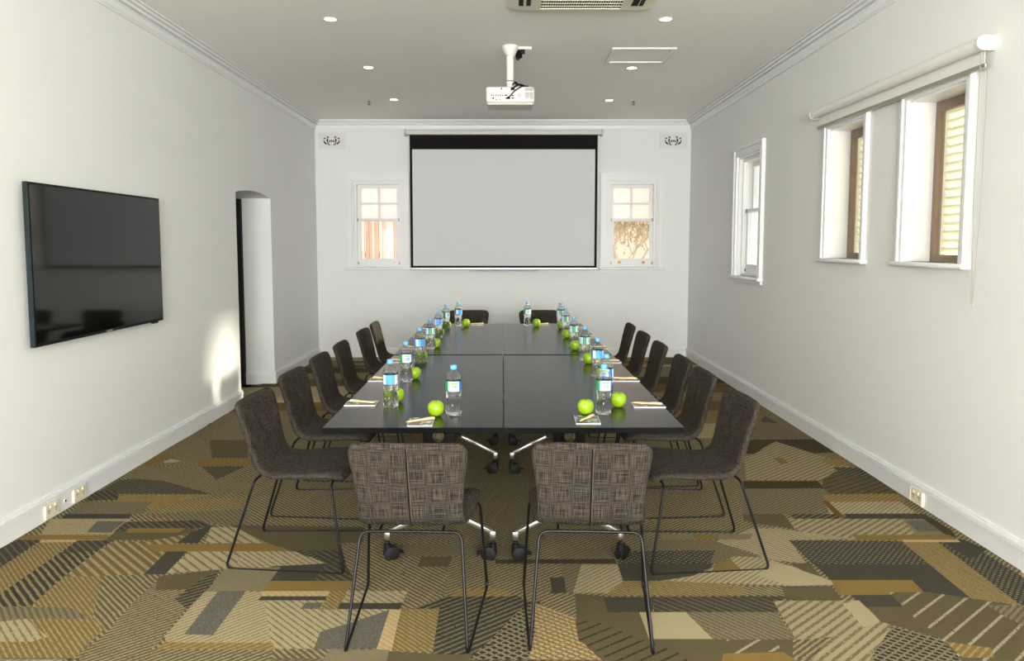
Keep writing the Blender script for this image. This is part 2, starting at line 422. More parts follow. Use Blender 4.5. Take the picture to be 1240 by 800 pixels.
P(60, 500, [(400, 728), (900, 710), (760, 780), (340, 780)], 'olive')
P(60, 500, [(480, 708), (830, 708), (780, 735), (460, 735)], 'mustard')
# near left
P(0, 640, [(150, 50), (660, 50), (650, 78), (90, 78)], 'mustard')
P(0, 640, [(250, 78), (620, 80), (610, 96), (240, 95)], 'peach')
P(0, 640, [(-20, 140), (100, 80), (250, 80), (0, 250)], 'charcoal_down')
P(0, 640, [(250, 95), (470, 92), (0, 410), (-60, 430), (0, 250)], 'mustard_down')
P(0, 640, [(470, 82), (680, 82), (390, 300), (190, 480), (-20, 490), (0, 410)], 'charcoal_wide')
P(0, 640, [(470, 82), (680, 82), (590, 145), (370, 165)], 'charcoal_down')
P(0, 640, [(590, 150), (700, 90), (880, 90), (1130, 45), (870, 290), (460, 305), (390, 300)], 'olive_wide')
P(0, 640, [(390, 305), (900, 295), (960, 330), (780, 470), (450, 800), (-20, 800), (-20, 488), (190, 485)], 'mustard_down')
P(0, 640, [(620, 300), (900, 295), (960, 330), (780, 470), (640, 620), (560, 560)], 'olive_down')
P(0, 640, [(-20, 488), (420, 490), (560, 560), (80, 560), (-20, 590)], 'taupe_down')
P(0, 640, [(-20, 580), (160, 560), (290, 670), (190, 700), (-20, 700)], 'beige_down')
P(0, 640, [(940, 340), (1100, 300), (1280, 280), (1200, 400), (940, 730), (760, 800), (450, 800), (640, 650), (780, 490)], 'olive_up')
P(0, 640, [(960, 300), (1330, 260), (1270, 380), (940, 385)], 'olive')
P(0, 640, [(1060, 440), (1200, 330), (1330, 262), (1280, 360), (1130, 500)], 'charcoal_up')
P(0, 640, [(780, 745), (1650, 750), (1650, 820), (450, 820)], 'olive_up')
P(200, 640, [(280, 0), (430, 5), (620, 100), (240, 100)], 'beige_down_wide')
P(200, 640, [(150, 150), (770, 150), (980, 222), (700, 245), (360, 258), (0, 285)], 'beige_down_wide')
P(200, 640, [(470, 150), (770, 150), (980, 222), (700, 245), (420, 250)], 'beige_down')
P(200, 640, [(-120, 108), (620, 100), (770, 150), (-70, 150)], 'mustard')
P(0, 640, [(1160, 30), (1290, -10), (1200, 100), (1070, 98)], 'charcoal')
P(0, 640, [(1010, 150), (1130, 150), (1000, 290), (870, 290)], 'charcoal')
P(200, 640, [(550, -10), (1200, 0), (1200, 140), (770, 148), (620, 100), (400, -10)], 'olive')
P(200, 640, [(780, 145), (1320, 135), (1320, 330), (645, 330), (700, 240), (980, 222)], 'charcoal_up')
P(200, 640, [(860, 145), (1320, 135), (1320, 330), (900, 330), (980, 222)], 'charcoal_down')
P(200, 640, [(645, 240), (970, 225), (900, 330), (640, 330)], 'charcoal')
P(200, 640, [(360, 258), (700, 245), (590, 392), (250, 392)], 'taupe')
P(200, 640, [(240, 395), (1400, 390), (1280, 740), (650, 745), (0, 700), (0, 660)], 'beige_up')
P(200, 640, [(600, 450), (1400, 440), (1280, 740), (650, 745)], 'beige_down')
P(200, 640, [(320, 392), (490, 392), (290, 660), (115, 655)], 'speckle')
P(200, 640, [(640, 330), (1160, 330), (1130, 392), (590, 392)], 'mustard')
P(200, 640, [(590, 392), (1130, 392), (1110, 420), (570, 420)], 'peach')
P(200, 640, [(585, 424), (980, 424), (970, 448), (560, 448)], 'charcoal')
P(200, 640, [(850, 462), (960, 462), (935, 500), (820, 500)], 'speckle')
P(200, 640, [(1000, 392), (1110, 392), (1040, 505), (940, 505)], 'mustard_down')
P(200, 640, [(1060, 462), (1200, 462), (1190, 500), (1045, 500)], 'speckle')
P(200, 640, [(0, 705), (655, 708), (655, 750), (-60, 745)], 'mustard_up')
# near middle
P(400, 640, [(60, 100), (740, 80), (740, 400), (500, 500), (330, 395), (90, 395), (150, 330), (100, 240)], 'olive_down')
P(400, 640, [(730, 70), (1500, 70), (1500, 400), (1000, 410), (700, 430)], 'olive_up')
P(400, 640, [(360, 105), (1200, 110), (1200, 180), (340, 180)], 'taupe_up')
P(400, 640, [(550, 182), (740, 182), (715, 244), (530, 244)], 'olive')
P(400, 640, [(100, 392), (470, 392), (440, 462), (80, 462)], 'beige_down')
P(400, 640, [(60, 465), (440, 465), (420, 502), (45, 502)], 'charcoal')
P(400, 640, [(360, 505), (290, 740), (-100, 745), (-60, 640), (200, 560)], 'speckle')
P(400, 640, [(360, 505), (440, 505), (370, 760), (280, 745)], 'peach')
P(400, 640, [(430, 500), (665, 498), (615, 770), (370, 755)], 'mustard_down')
P(400, 640, [(490, 500), (700, 425), (1130, 420), (1240, 470), (1460, 600), (1300, 820), (1000, 820), (620, 775), (660, 500)], 'charcoal_up')
P(400, 640, [(760, 390), (1000, 370), (1100, 405), (1080, 425), (740, 425)], 'mustard_up')
P(400, 640, [(0, 745), (360, 750), (340, 820), (-50, 820)], 'taupe')
P(400, 640, [(355, 758), (620, 775), (850, 780), (900, 820), (340, 820)], 'olive')
P(600, 640, [(0, 660), (150, 500), (260, 450), (600, 810), (-160, 810)], 'plaid_dark')
P(600, 640, [(240, 470), (480, 550), (500, 670), (700, 810), (200, 810), (240, 640)], 'plaid')
P(600, 640, [(380, 130), (710, 130), (790, 405), (420, 405)], 'taupe_up')
P(600, 640, [(520, 230), (740, 230), (790, 405), (470, 405)], 'beige_up')
P(600, 640, [(0, 200), (720, 196), (730, 224), (0, 226)], 'dark_olive')
P(600, 640, [(330, 312), (415, 306), (428, 402), (342, 408)], 'charcoal')
P(600, 640, [(720, 150), (1500, 145), (1380, 225), (745, 225)], 'charcoal_dash')
P(600, 640, [(740, 225), (1320, 225), (1240, 330), (775, 330)], 'charcoal')
P(600, 640, [(775, 330), (1250, 330), (1500, 365), (1750, 370), (1750, 420), (655, 422)], 'mustard_down')
P(600, 640, [(1500, 362), (1750, 365), (1750, 420), (1500, 420)], 'olive_down')
P(600, 640, [(480, 408), (660, 425), (690, 520), (880, 522), (945, 685), (1800, 685), (1800, 820), (650, 820), (500, 680)], 'olive')
P(600, 640, [(655, 428), (960, 430), (950, 520), (680, 522)], 'charcoal')
P(600, 640, [(950, 428), (1750, 425), (1700, 520), (960, 522)], 'charcoal_down')
P(600, 640, [(485, 575), (600, 575), (1160, 790), (1160, 820), (700, 820), (500, 690)], 'black_lines')
P(800, 640, [(-130, 522), (200, 520), (500, 685), (-70, 685)], 'beige')
P(800, 640, [(150, 520), (700, 520), (820, 688), (320, 688)], 'taupe_down')
P(800, 640, [(560, 10), (700, 10), (1180, 75), (780, 82), (880, 225), (640, 200), (540, 150), (330, 90)], 'beige_down')
P(800, 640, [(-100, 80), (320, 82), (640, 200), (300, 225), (-60, 225)], 'taupe_down')
P(800, 640, [(-80, 145), (330, 145), (300, 225), (-60, 225)], 'charcoal_dash')
P(800, 640, [(0, 45), (560, 45), (540, 78), (0, 80)], 'taupe')
P(800, 640, [(190, 45), (350, 48), (350, 78), (205, 78)], 'mustard')
P(800, 640, [(200, 300), (450, 180), (640, 190), (1100, 355), (800, 362), (0, 330)], 'beige_up')
P(800, 640, [(420, 195), (490, 265), (310, 270), (330, 230)], 'mustard')
P(800, 640, [(640, 210), (790, 240), (1100, 355), (780, 362), (600, 300)], 'beige')
P(800, 640, [(780, 225), (900, 222), (970, 305), (860, 270)], 'olive')
P(800, 640, [(775, 83), (1465, 90), (1950, 487), (1240, 490), (1030, 325)], 'charcoal')
P(800, 640, [(775, 83), (1465, 90), (1650, 230), (920, 230)], 'charcoal_dash')
P(1000, 640, [(30, 325), (520, 325), (610, 415), (80, 418)], 'mustard')
P(1000, 640, [(460, 92), (675, 92), (1200, 488), (940, 490)], 'mustard_down')
P(1000, 640, [(675, 92), (830, 78), (1240, 340), (1240, 500), (1190, 488)], 'charcoal_dash')
P(1000, 640, [(700, 82), (830, 78), (980, 140), (870, 200)], 'charcoal')
P(1000, 640, [(150, 50), (745, 50), (790, 80), (200, 82)], 'mustard')
P(1000, 640, [(450, 80), (800, 80), (815, 95), (480, 95)], 'peach')
P(800, 640, [(730, 365), (1035, 365), (1100, 448), (760, 448)], 'olive')
P(800, 640, [(680, 452), (1200, 450), (1330, 580), (1300, 640), (900, 688), (820, 688)], 'beige_wide_up')
P(1000, 640, [(200, 450), (330, 575), (250, 640), (100, 470)], 'beige')
P(1000, 640, [(250, 490), (1240, 490), (1240, 700), (720, 690), (330, 580)], 'olive')
P(1000, 640, [(380, 400), (620, 400), (1240, 490), (1240, 820), (820, 820), (650, 640), (540, 560)], 'white_lines')
P(1000, 640, [(0, 690), (330, 580), (400, 600), (270, 820), (-80, 820)], 'beige_wide_up')
P(1000, 640, [(400, 610), (690, 680), (830, 820), (260, 820)], 'plaid_dark')
P(1000, 640, [(720, 700), (1000, 740), (1020, 800), (830, 800)], 'mustard_up')
P(1000, 640, [(980, 480), (1240, 480), (1240, 620), (1100, 560)], 'taupe_up')
P(800, 640, [(400, 690), (700, 690), (730, 760), (380, 780)], 'white_lines')
P(800, 640, [(380, 775), (740, 765), (830, 820), (370, 820)], 'mustard')
floor = link_mesh('floor', fbm, [v[1] for v in sorted(CM.values(), key=lambda t: t[0])]); struct(floor)
for p in floor.data.polygons:
    if p.normal.z < 0: pass

# ------------------------------------------------------------------ cornice and baseboards
def sweep(name, prof, p0, p1, nrm, m0, m1, m=TRIM):
    """profile (projection, z) run from p0 to p1; m0/m1: mitre sign at the ends (+1 shortens with projection)"""
    bm = bmesh.new(); p0 = Vector(p0); p1 = Vector(p1); d = (p1 - p0).normalized(); n = Vector(nrm)
    A = [bm.verts.new(p0 + n * a + d * (a * m0) + Vector((0, 0, z))) for a, z in prof]
    B = [bm.verts.new(p1 + n * a - d * (a * m1) + Vector((0, 0, z))) for a, z in prof]
    k = len(prof)
    for i in range(k): bm.faces.new((A[i], A[(i + 1) % k], B[(i + 1) % k], B[i]))
    bm.faces.new(A[::-1]); bm.faces.new(B)
    return struct(link_mesh(name, bm, m))
c = ZC
corn = [(-0.004, c - 0.125), (0.012, c - 0.125), (0.012, c - 0.112), (0.018, c - 0.107), (0.024, c - 0.070), (0.032, c - 0.064), (0.020, c - 0.060), (0.020, c - 0.054),
        (0.050, c - 0.052), (0.056, c - 0.040), (0.046, c - 0.037), (0.046, c - 0.032), (0.070, c - 0.030), (0.078, c - 0.020), (0.068, c - 0.016), (0.068, c - 0.011), (0.088, c - 0.010), (0.088, c + 0.002), (-0.004, c + 0.002)]
sweep('trim_1', corn, (XL, YR, 0), (XL, YB, 0), (1, 0, 0), 1, 1)
sweep('trim_2', corn, (XR, YR, 0), (XR, YB, 0), (-1, 0, 0), 1, 1)
sweep('trim_3', corn, (XL, YB, 0), (XR, YB, 0), (0, -1, 0), 1, 1)
base = [(-0.004, -0.004), (0.018, -0.004), (0.018, 0.100), (0.024, 0.102), (0.024, 0.110), (0.010, 0.112), (0.010, 0.117), (0.020, 0.119), (0.018, 0.127), (0.008, 0.129), (0.008, 0.133), (0.012, 0.135), (0.010, 0.141), (-0.004, 0.141)]
sweep('baseboard_left', base, (XL, YR, 0), (XL, 7.07, 0), (1, 0, 0), 1, 0)
sweep('baseboard_left_far', base, (XL, 8.10, 0), (XL, YB, 0), (1, 0, 0), -1, 1)
sweep('baseboard_doorway', base, (XL - TH_L, 8.10, 0), (XL, 8.10, 0), (0, -1, 0), 0, -1)
sweep('baseboard_right', base, (XR, YR, 0), (XR, YB, 0), (-1, 0, 0), 1, 1)
sweep('baseboard_back', base, (XL, YB, 0), (XR, YB, 0), (0, -1, 0), 1, 1)

# dark door closing the arched doorway
dr = thing('door_1', '', ''); del dr['label'], dr['category']; struct(dr)
bm = bmesh.new(); box(bm, XL - TH_L - 0.045, XL - TH_L - 0.003, 6.98, 8.20, 0.0, 2.1)
for (a, b_, z0, z1) in ((7.2, 7.55, 0.25, 0.95), (7.65, 8.0, 0.25, 0.95), (7.2, 7.55, 1.1, 1.9), (7.65, 8.0, 1.1, 1.9)):
    box(bm, XL - TH_L - 0.006, XL - TH_L + 0.006, a, b_, z0, z1, bev=0.004)
link_mesh('door_leaf', bm, DARKGAP, dr)
bm = bmesh.new(); box(bm, XL - TH_L, XL - TH_L + 0.055, 8.05, 8.098, 0.0, 1.98); link_mesh('door_frame', bm, DARKGAP, dr)
bm = bmesh.new(); lathe(bm, [(0, 0.012), (0.03, 0.012), (0.04, 0.026), (0.06, 0.024), (0.066, 0.01)], 16, Matrix.Translation((XL - TH_L, 7.16, 1.0)) @ Matrix.Rotation(PI / 2, 4, 'Y'))
link_mesh('door_handle', bm, BRASS, dr, smooth=True)

# ------------------------------------------------------------------ sash windows in the back wall
def sash_window(name, X0, X1, Z0, Z1, knobs, axis='back'):
    """local frame: u along the wall, w out of the room (depth), z up"""
    if axis == 'back': T = lambda u, w, z: Vector((u, YB + w, z))
    else: T = lambda u, w, z: Vector((XR + w, u, z))
    w = thing(name, '', ''); del w['label'], w['category']; struct(w)
    def B(bm, u0, u1, w0, w1, z0, z1, bev=0.0):
        vs = box(bm, u0, u1, w0, w1, z0, z1, bev=bev)
        for v in set(vs): v.co = T(*v.co)
    # casing around the opening, stepped
    bm = bmesh.new(); cw = 0.085
    for off, pr, w_ in ((0.0015, 0.020, cw), (cw - 0.022, 0.034, 0.025), (0.0, 0.026, 0.012)):
        a, b_ = X0 - off - w_, X0 - off
        B(bm, a, b_, -pr, 0.002, Z0 - 0.0, Z1 + off + w_); B(bm, X1 + off, X1 + off + w_, -pr, 0.002, Z0, Z1 + off + w_)
        B(bm, X0 - off, X1 + off, -pr, 0.002, Z1 + off, Z1 + off + w_)
    link_mesh('casing', bm, TRIM, w)
    bm = bmesh.new(); B(bm, X0 - 0.10, X1 + 0.10, -0.055, 0.06, Z0 - 0.032, Z0, 0.010); B(bm, X0 - 0.085, X1 + 0.085, -0.018, 0.0, Z0 - 0.06, Z0 - 0.032)
    link_mesh('window_sill', bm, TRIM, w)
    # box frame lining
    bm = bmesh.new(); e = 0.055
    B(bm, X0, X0 + e, 0.035, 0.20, Z0, Z1); B(bm, X1 - e, X1, 0.035, 0.20, Z0, Z1); B(bm, X0 + e, X1 - e, 0.035, 0.20, Z1 - e, Z1); B(bm, X0 + e, X1 - e, 0.035, 0.20, Z0, Z0 + 0.02)
    B(bm, X0, X0 + 0.02, 0.0, 0.035, Z0, Z1); B(bm, X1 - 0.02, X1, 0.0, 0.035, Z0, Z1); B(bm, X0 + 0.02, X1 - 0.02, 0.0, 0.035, Z1 - 0.02, Z1)
    link_mesh('window_frame', bm, TRIM, w)
    a, b_ = X0 + e, X1 - e; zm = Z0 + (Z1 - Z0) * 0.545; st = 0.042
    for nm, z0, z1, w0, rail0, rail1, gm in (('lower_sash', Z0 + 0.02, zm + 0.02, 0.075, 0.095, 0.035, PANE), ('upper_sash', zm - 0.02, Z1 - e, 0.125, 0.035, 0.045, FROST)):
        bm = bmesh.new()
        B(bm, a, a + st, w0, w0 + 0.04, z0, z1); B(bm, b_ - st, b_, w0, w0 + 0.04, z0, z1)
        B(bm, a + st, b_ - st, w0, w0 + 0.04, z0, z0 + rail0); B(bm, a + st, b_ - st, w0, w0 + 0.04, z1 - rail1, z1)
        if nm == 'upper_sash' and axis == 'back':
            um = (a + b_) / 2; zc = (z0 + rail0 + z1 - rail1) / 2
            B(bm, um - 0.013, um + 0.013, w0 + 0.004, w0 + 0.036, z0 + rail0, z1 - rail1)
            B(bm, a + st, um - 0.013, w0 + 0.004, w0 + 0.036, zc - 0.013, zc + 0.013); B(bm, um + 0.013, b_ - st, w0 + 0.004, w0 + 0.036, zc - 0.013, zc + 0.013)
        s = link_mesh(nm, bm, TRIM, w)
        bm = bmesh.new(); B(bm, a + st - 0.005, b_ - st + 0.005, w0 + 0.017, w0 + 0.022, z0 + rail0 - 0.005, z1 - rail1 + 0.005)
        link_mesh('pane', bm, gm if axis == 'back' else PANE, s)
        if nm == 'lower_sash' and knobs:
            for du in (-0.16, 0.16):
                bm = bmesh.new(); u = (a + b_) / 2 + du
                B(bm, u - 0.022, u + 0.022, w0 - 0.012, w0, z0 + 0.03, z0 + 0.048, 0.004); B(bm, u - 0.012, u + 0.012, w0 - 0.022, w0, z0 + 0.048, z0 + 0.066, 0.004)
                link_mesh('sash_lift', bm, BRASS, s)
    bm = bmesh.new()
    for u in (a + 0.01, b_ - 0.01):
        B(bm, u - 0.006, u + 0.006, 0.062, 0.074, zm - 0.02, zm + 0.02); B(bm, u - 0.006, u + 0.006, 0.062, 0.074, Z0 + 0.04, Z0 + 0.07)
    link_mesh('sash_stop', bm, mat('grey_metal', (120, 118, 110), 0.4, metal=0.6), w)
sash_window('window_1', *WL, knobs=False)
sash_window('window_2', *WRt, knobs=True)
sash_window('window_3', *W3, knobs=False, axis='right')

# narrow windows with outside louvres, right wall
SLAT = mat('cream_louvre', (235, 234, 222), 0.45)
_nt = SLAT.node_tree; _tl = _nt.nodes.new('ShaderNodeBsdfTranslucent'); _tl.inputs[0].default_value = s2l((240, 238, 222)) + (1,)
_mx = _nt.nodes.new('ShaderNodeMixShader'); _mx.inputs[0].default_value = 0.6
_nt.links.new(_nt.nodes['Principled BSDF'].outputs[0], _mx.inputs[1]); _nt.links.new(_tl.outputs[0], _mx.inputs[2]); _nt.links.new(_mx.outputs[0], _nt.nodes['Material Output'].inputs[0])
def louvre_window(name, Y0, Y1, Z0, Z1):
    w = thing(name, '', ''); del w['label'], w['category']; struct(w)
    bm = bmesh.new()
    for (o_, pr, w_) in ((0.0, 0.018, 0.055), (0.035, 0.028, 0.0215)):
        box(bm, XR - pr, XR + 0.002, Y0 - o_ - w_, Y0 - o_, Z0, Z1 + o_ + w_); box(bm, XR - pr, XR + 0.002, Y1 + o_, Y1 + o_ + w_, Z0, Z1 + o_ + w_)
        box(bm, XR - pr, XR + 0.002, Y0 - o_, Y1 + o_, Z1 + o_, Z1 + o_ + w_)
    link_mesh('casing', bm, TRIM, w)
    bm = bmesh.new(); box(bm, XR - 0.048, XR + 0.12, Y0 - 0.085, Y1 + 0.085, Z0 - 0.030, Z0, bev=0.012, seg=3)
    link_mesh('window_sill', bm, TRIM, w, smooth=True)
    bm = bmesh.new(); t = 0.012
    box(bm, XR, XR + 0.15, Y1 - t, Y1, Z0, Z1); box(bm, XR, XR + 0.15, Y0, Y0 + t, Z0, Z1); box(bm, XR, XR + 0.15, Y0 + t, Y1 - t, Z1 - t, Z1)
    link_mesh('reveal_lining', bm, TRIM, w)
    bm = bmesh.new(); xf = XR + 0.150; s = 0.045
    box(bm, xf, xf + 0.04, Y0, Y0 + s, Z0, Z1); box(bm, xf, xf + 0.04, Y1 - s, Y1, Z0, Z1)
    box(bm, xf, xf + 0.04, Y0 + s, Y1 - s, Z0, Z0 + 0.04); box(bm, xf, xf + 0.04, Y0 + s, Y1 - s, Z1 - 0.07, Z1)
    link_mesh('window_frame', bm, BROWNF, w)
    bm = bmesh.new(); box(bm, xf + 0.015, xf + 0.02, Y0 + s, Y1 - s, Z0 + 0.04, Z1 - 0.07); link_mesh('pane', bm, PANE, w)
    xs = xf + 0.085
    bm = bmesh.new(); n = int((Z1 - Z0 - 0.04) / 0.05)
    for i in range(n):
        z = Z0 + 0.035 + i * 0.05
        M = Matrix.Translation((xs, 0, z + 0.02)) @ Matrix.Rotation(math.radians(62), 4, 'Y')
        box(bm, -0.031, 0.036, Y0 + 0.01, Y1 - 0.01, -0.003, 0.003, M=M)
    link_mesh('louvre_slats', bm, SLAT, w)
louvre_window('window_4', *W2); louvre_window('window_5', *W1)

# ------------------------------------------------------------------ outside
PAL = [mat('pale_paling', (236, 208, 196), 0.8, var=0.1, vscale=5), mat('pink_paling', (216, 184, 172), 0.8, var=0.15, vscale=5), mat('orange_paling', (214, 170, 146), 0.8, var=0.15, vscale=5)]
fence = thing('paling_fence', 'pinkish timber paling fence seen outside the left back window', 'fence', (0, 12.2, 0))
rr = random.Random(3); bm = bmesh.new(); x = -4.2
while x < -0.2:
    wd = rr.uniform(0.035, 0.07); hgt = rr.uniform(2.0, 2.04)
    box(bm, x, x + wd, rr.uniform(-0.02, 0.02), 0.04, 0, hgt, mi=rr.choice((0, 0, 0, 1, 1, 2))); x += wd + rr.choice((0.002, 0.005, 0.012))
link_mesh('paling', bm, PAL, fence)
BX('fence_rail', (-4.2, -0.2, 0.04, 0.09, 1.3, 1.38), mat('rail_timber', (170, 130, 110), 0.8), fence)
# shrub outside right back window
tr = thing('bare_shrub', 'pale leafy shrub with grey branches outside the right back window', 'shrub', (2.1, 12.6, 0))
BARK = mat('pale_bark', (196, 180, 168), 0.85, var=0.2); LEAF = mat('dry_leaf', (186, 166, 136), 0.8, var=0.3, vscale=3)
bm = bmesh.new(); tips = []
def grow(p, d, L, r, k):
    q = p + d * L; tube(bm, [p, (p + q) / 2 + Vector((rr.uniform(-.03, .03), rr.uniform(-.03, .03), 0)), q], r, 6)
    if k == 0: tips.append(q); return
    for _ in range(3):
        grow(q, (d + Vector((rr.uniform(-.9, .9), rr.uniform(-.9, .9), rr.uniform(-.2, .6)))).normalized(), L * 0.72, r * 0.62, k - 1)
for _ in range(3): grow(Vector((rr.uniform(-.3, .3), 0, 0)), Vector((rr.uniform(-.4, .4), rr.uniform(-.2, .2), 1)).normalized(), 0.9, 0.035, 4)
link_mesh('branches', bm, BARK, tr)
bm = bmesh.new()
for p in tips:
    for _ in range(16):
        q = p + Vector((0, rr.uniform(0, .1), -rr.uniform(0, 0.5))) + p * 0 + Vector((rr.uniform(-.2, .2), rr.uniform(-.14, .14), rr.uniform(-.14, .14)))
        M = Matrix.Translation(q) @ Matrix.Rotation(rr.uniform(0, 6), 4, 'Z') @ Matrix.Rotation(rr.uniform(0, 3), 4, 'X')
        v = [bm.verts.new(M @ Vector(a)) for a in ((0, -.04, 0), (.018, 0, .006), (0, .04, 0), (-.018, 0, .006))]
        bm.faces.new(v)
l = link_mesh('leaves', bm, LEAF, tr)
gw = thing('garden_wall', 'tall pale rendered garden wall behind the shrub outside the right back window', 'wall', (2.4, 14.2, 0))
bm = bmesh.new(); box(bm, -2.2, 3.0, 0, 0.2, 0, 2.3); box(bm, -2.25, 3.05, -0.04, 0.24, 2.3, 2.38, bev=0.01)
link_mesh('rendered_wall', bm, mat('pale_render', (236, 228, 214), 0.9, var=0.04), gw)
og = struct(BX('ground_outside', (-9, 9, YB + TH_B + 0.02, 20, -0.3, -0.02), mat('pale_gravel', (205, 195, 175), 0.9, var=0.15)))
og2 = struct(BX('ground_side', (XR + TH_R + 0.02, 12, -3, YB + TH_B, -0.3, -0.02), mat('pale_gravel', (205, 195, 175))))

# ------------------------------------------------------------------ television
tv = thing('television', 'large black flat screen television mounted on the left wall', 'television', (XL, 4.65, 0.965))
bm = bmesh.new(); box(bm, 0.035, 0.062, -0.735, 0.735, 0, 0.857, bev=0.004)
link_mesh('housing', bm, BLACKP, tv)
bm = bmesh.new(); box(bm, 0.0625, 0.0635, -0.722, 0.722, 0.018, 0.845)
link_mesh('screen', bm, mat('tv_glass', (10, 10, 10), 0.06, spec=0.5, var=0.0), tv)
bm = bmesh.new(); box(bm, 0.0015, 0.036, -0.28, 0.28, 0.22, 0.62); link_mesh('wall_bracket', bm, BLACK, tv)
bm = bmesh.new(); box(bm, 0.0625, 0.0642, -0.035, 0.035, 0.005, 0.012); link_mesh('logo', bm, mat('logo_silver', (190, 190, 190), 0.3, metal=0.5), tv)
bm = bmesh.new(); box(bm, 0.04, 0.06, 0.59, 0.66, -0.012, 0.001, bev=0.003); link_mesh('sensor', bm, BLACKP, tv)
SEAMC = mat('screen_edge_trim', (48, 56, 60), 0.25, metal=0.6)
bm = bmesh.new(); box(bm, 0.037, 0.0636, -0.7365, -0.734, 0.0, 0.857); link_mesh('edge_trim', bm, SEAMC, tv)

# ------------------------------------------------------------------ projection screen
ps = thing('projection_screen', 'pull down projection screen hanging on the back wall between two windows', 'projection screen', (-0.065, 9.93, 0))
bm = bmesh.new(); box(bm, -1.265, 1.265, -0.035, 0.035, 2.905, 2.968, bev=0.012, seg=3); link_mesh('case', bm, mat('screen_case', (205, 203, 196), 0.4), ps, smooth=True)
for s in (-1, 1):
    bm = bmesh.new(); box(bm, s * 1.265 - 0.012, s * 1.265 + 0.012, -0.04, 0.075, 2.895, 2.975, bev=0.006); link_mesh('end_cap', bm, mat('end_cap_grey', (180, 178, 170), 0.4), ps)
bm = bmesh.new(); box(bm, -1.212, 1.212, -0.002, 0.002, 1.20, 2.91); link_mesh('black_border', bm, mat('screen_black', (27, 26, 25), 0.85, spec=0.1), ps)
bm = bmesh.new(); box(bm, -1.18, 1.18, -0.0045, -0.0021, 1.225, 2.722); link_mesh('screen_surface', bm, mat('screen_fabric', (210, 211, 213), 0.75, spec=0.15), ps)
bm = bmesh.new(); box(bm, -1.225, 1.225, -0.012, 0.012, 1.176, 1.20, bev=0.005); link_mesh('bottom_bar', bm, mat('bar_grey', (190, 188, 180), 0.35, metal=0.4), ps)
bm = bmesh.new(); tube(bm, fillet([(-0.45, 0, 1.176), (-0.44, 0, 1.158), (0.44, 0, 1.158), (0.45, 0, 1.176)], 0.01), 0.004, 8); link_mesh('pull_handle', bm, mat('bar_grey', (190, 188, 180)), ps, smooth=True)

# ------------------------------------------------------------------ plaster vents on the back wall
PLAST = mat('plaster_vent', (222, 222, 218), 0.7)
def wall_vent(x, label):
    v = thing('wall_vent', label, 'vent', (x, YB, 2.845), group='ornate plaster vents')
    bm = bmesh.new()
    for (a, b_, c_, d) in ((-0.175, 0.175, 0.085, 0.105), (-0.175, 0.175, -0.105, -0.085), (-0.175, -0.15, -0.085, 0.085), (0.15, 0.175, -0.085, 0.085)):
        box(bm, a, b_, -0.014, 0.0, c_, d, bev=0.003)
    link_mesh('frame', bm, PLAST, v)
    bm = bmesh.new(); box(bm, -0.15, 0.15, -0.004, -0.001, -0.085, 0.085); link_mesh('backing', bm, PLAST, v)
    bm = bmesh.new()
    holes = [(-.05, .045, .012, .010, .6), (.05, .045, .012, .010, -.6), (-.055, .0, .008, .022, .1), (.055, 0, .008, .022, -.1), (-.085, -.03, .022, .008, .8), (.085, -.03, .022, .008, -.8),
             (-.02, -.005, .006, .012, 0), (.0, -.005, .005, .012, 0), (.02, -.005, .006, .012, 0), (-.035, -.05, .014, .006, .2), (.035, -.05, .014, .006, -.2), (-.09, .03, .012, .006, 0), (.09, .03, .012, .006, 0),
             (-.045, -.025, .014, .008, -.7), (.045, -.025, .014, .008, .7), (-.1, 0, .004, .012, 0), (.1, 0, .004, .012, 0)]
    for (x_, z_, a, b_, ro) in holes:
        lathe(bm, [(0, 1.0), (0.0015, 1.0)], 10, Matrix.Translation((x_, -0.0075, z_)) @ Matrix.Rotation(ro, 4, 'Y') @ Matrix.Diagonal((a * 1.35, 1, b_ * 1.25, 1)) @ Matrix.Rotation(PI / 2, 4, 'X'))
    link_mesh('fretwork_openings', bm, DARKGAP, v)
    bm = bmesh.new()
    for k in range(14):
        a = 2 * PI * k / 14; cx_, cz_ = 0.115 * math.cos(a), 0.062 * math.sin(a)
        pts = [(cx_ + 0.02 * math.cos(a + t * 1.1) * (1 - t / 6), -0.006, cz_ + 0.014 * math.sin(a + t * 1.1) * (1 - t / 6)) for t in range(5)]
        tube(bm, pts, 0.0028, 6)
    for s in (-1, 1):
        tube(bm, [(s * 0.01, -0.006, -0.07), (s * 0.03, -0.007, -0.03), (s * 0.07, -0.007, -0.01), (s * 0.075, -0.007, 0.03), (s * 0.04, -0.007, 0.06), (s * 0.01, -0.006, 0.05)], 0.004, 6)
    link_mesh('scrollwork', bm, PLAST, v, smooth=True)
wall_vent(-2.30, 'small ornate plaster vent high on the back wall in the left corner')
wall_vent(2.137, 'small ornate plaster vent high on the back wall in the right corner')

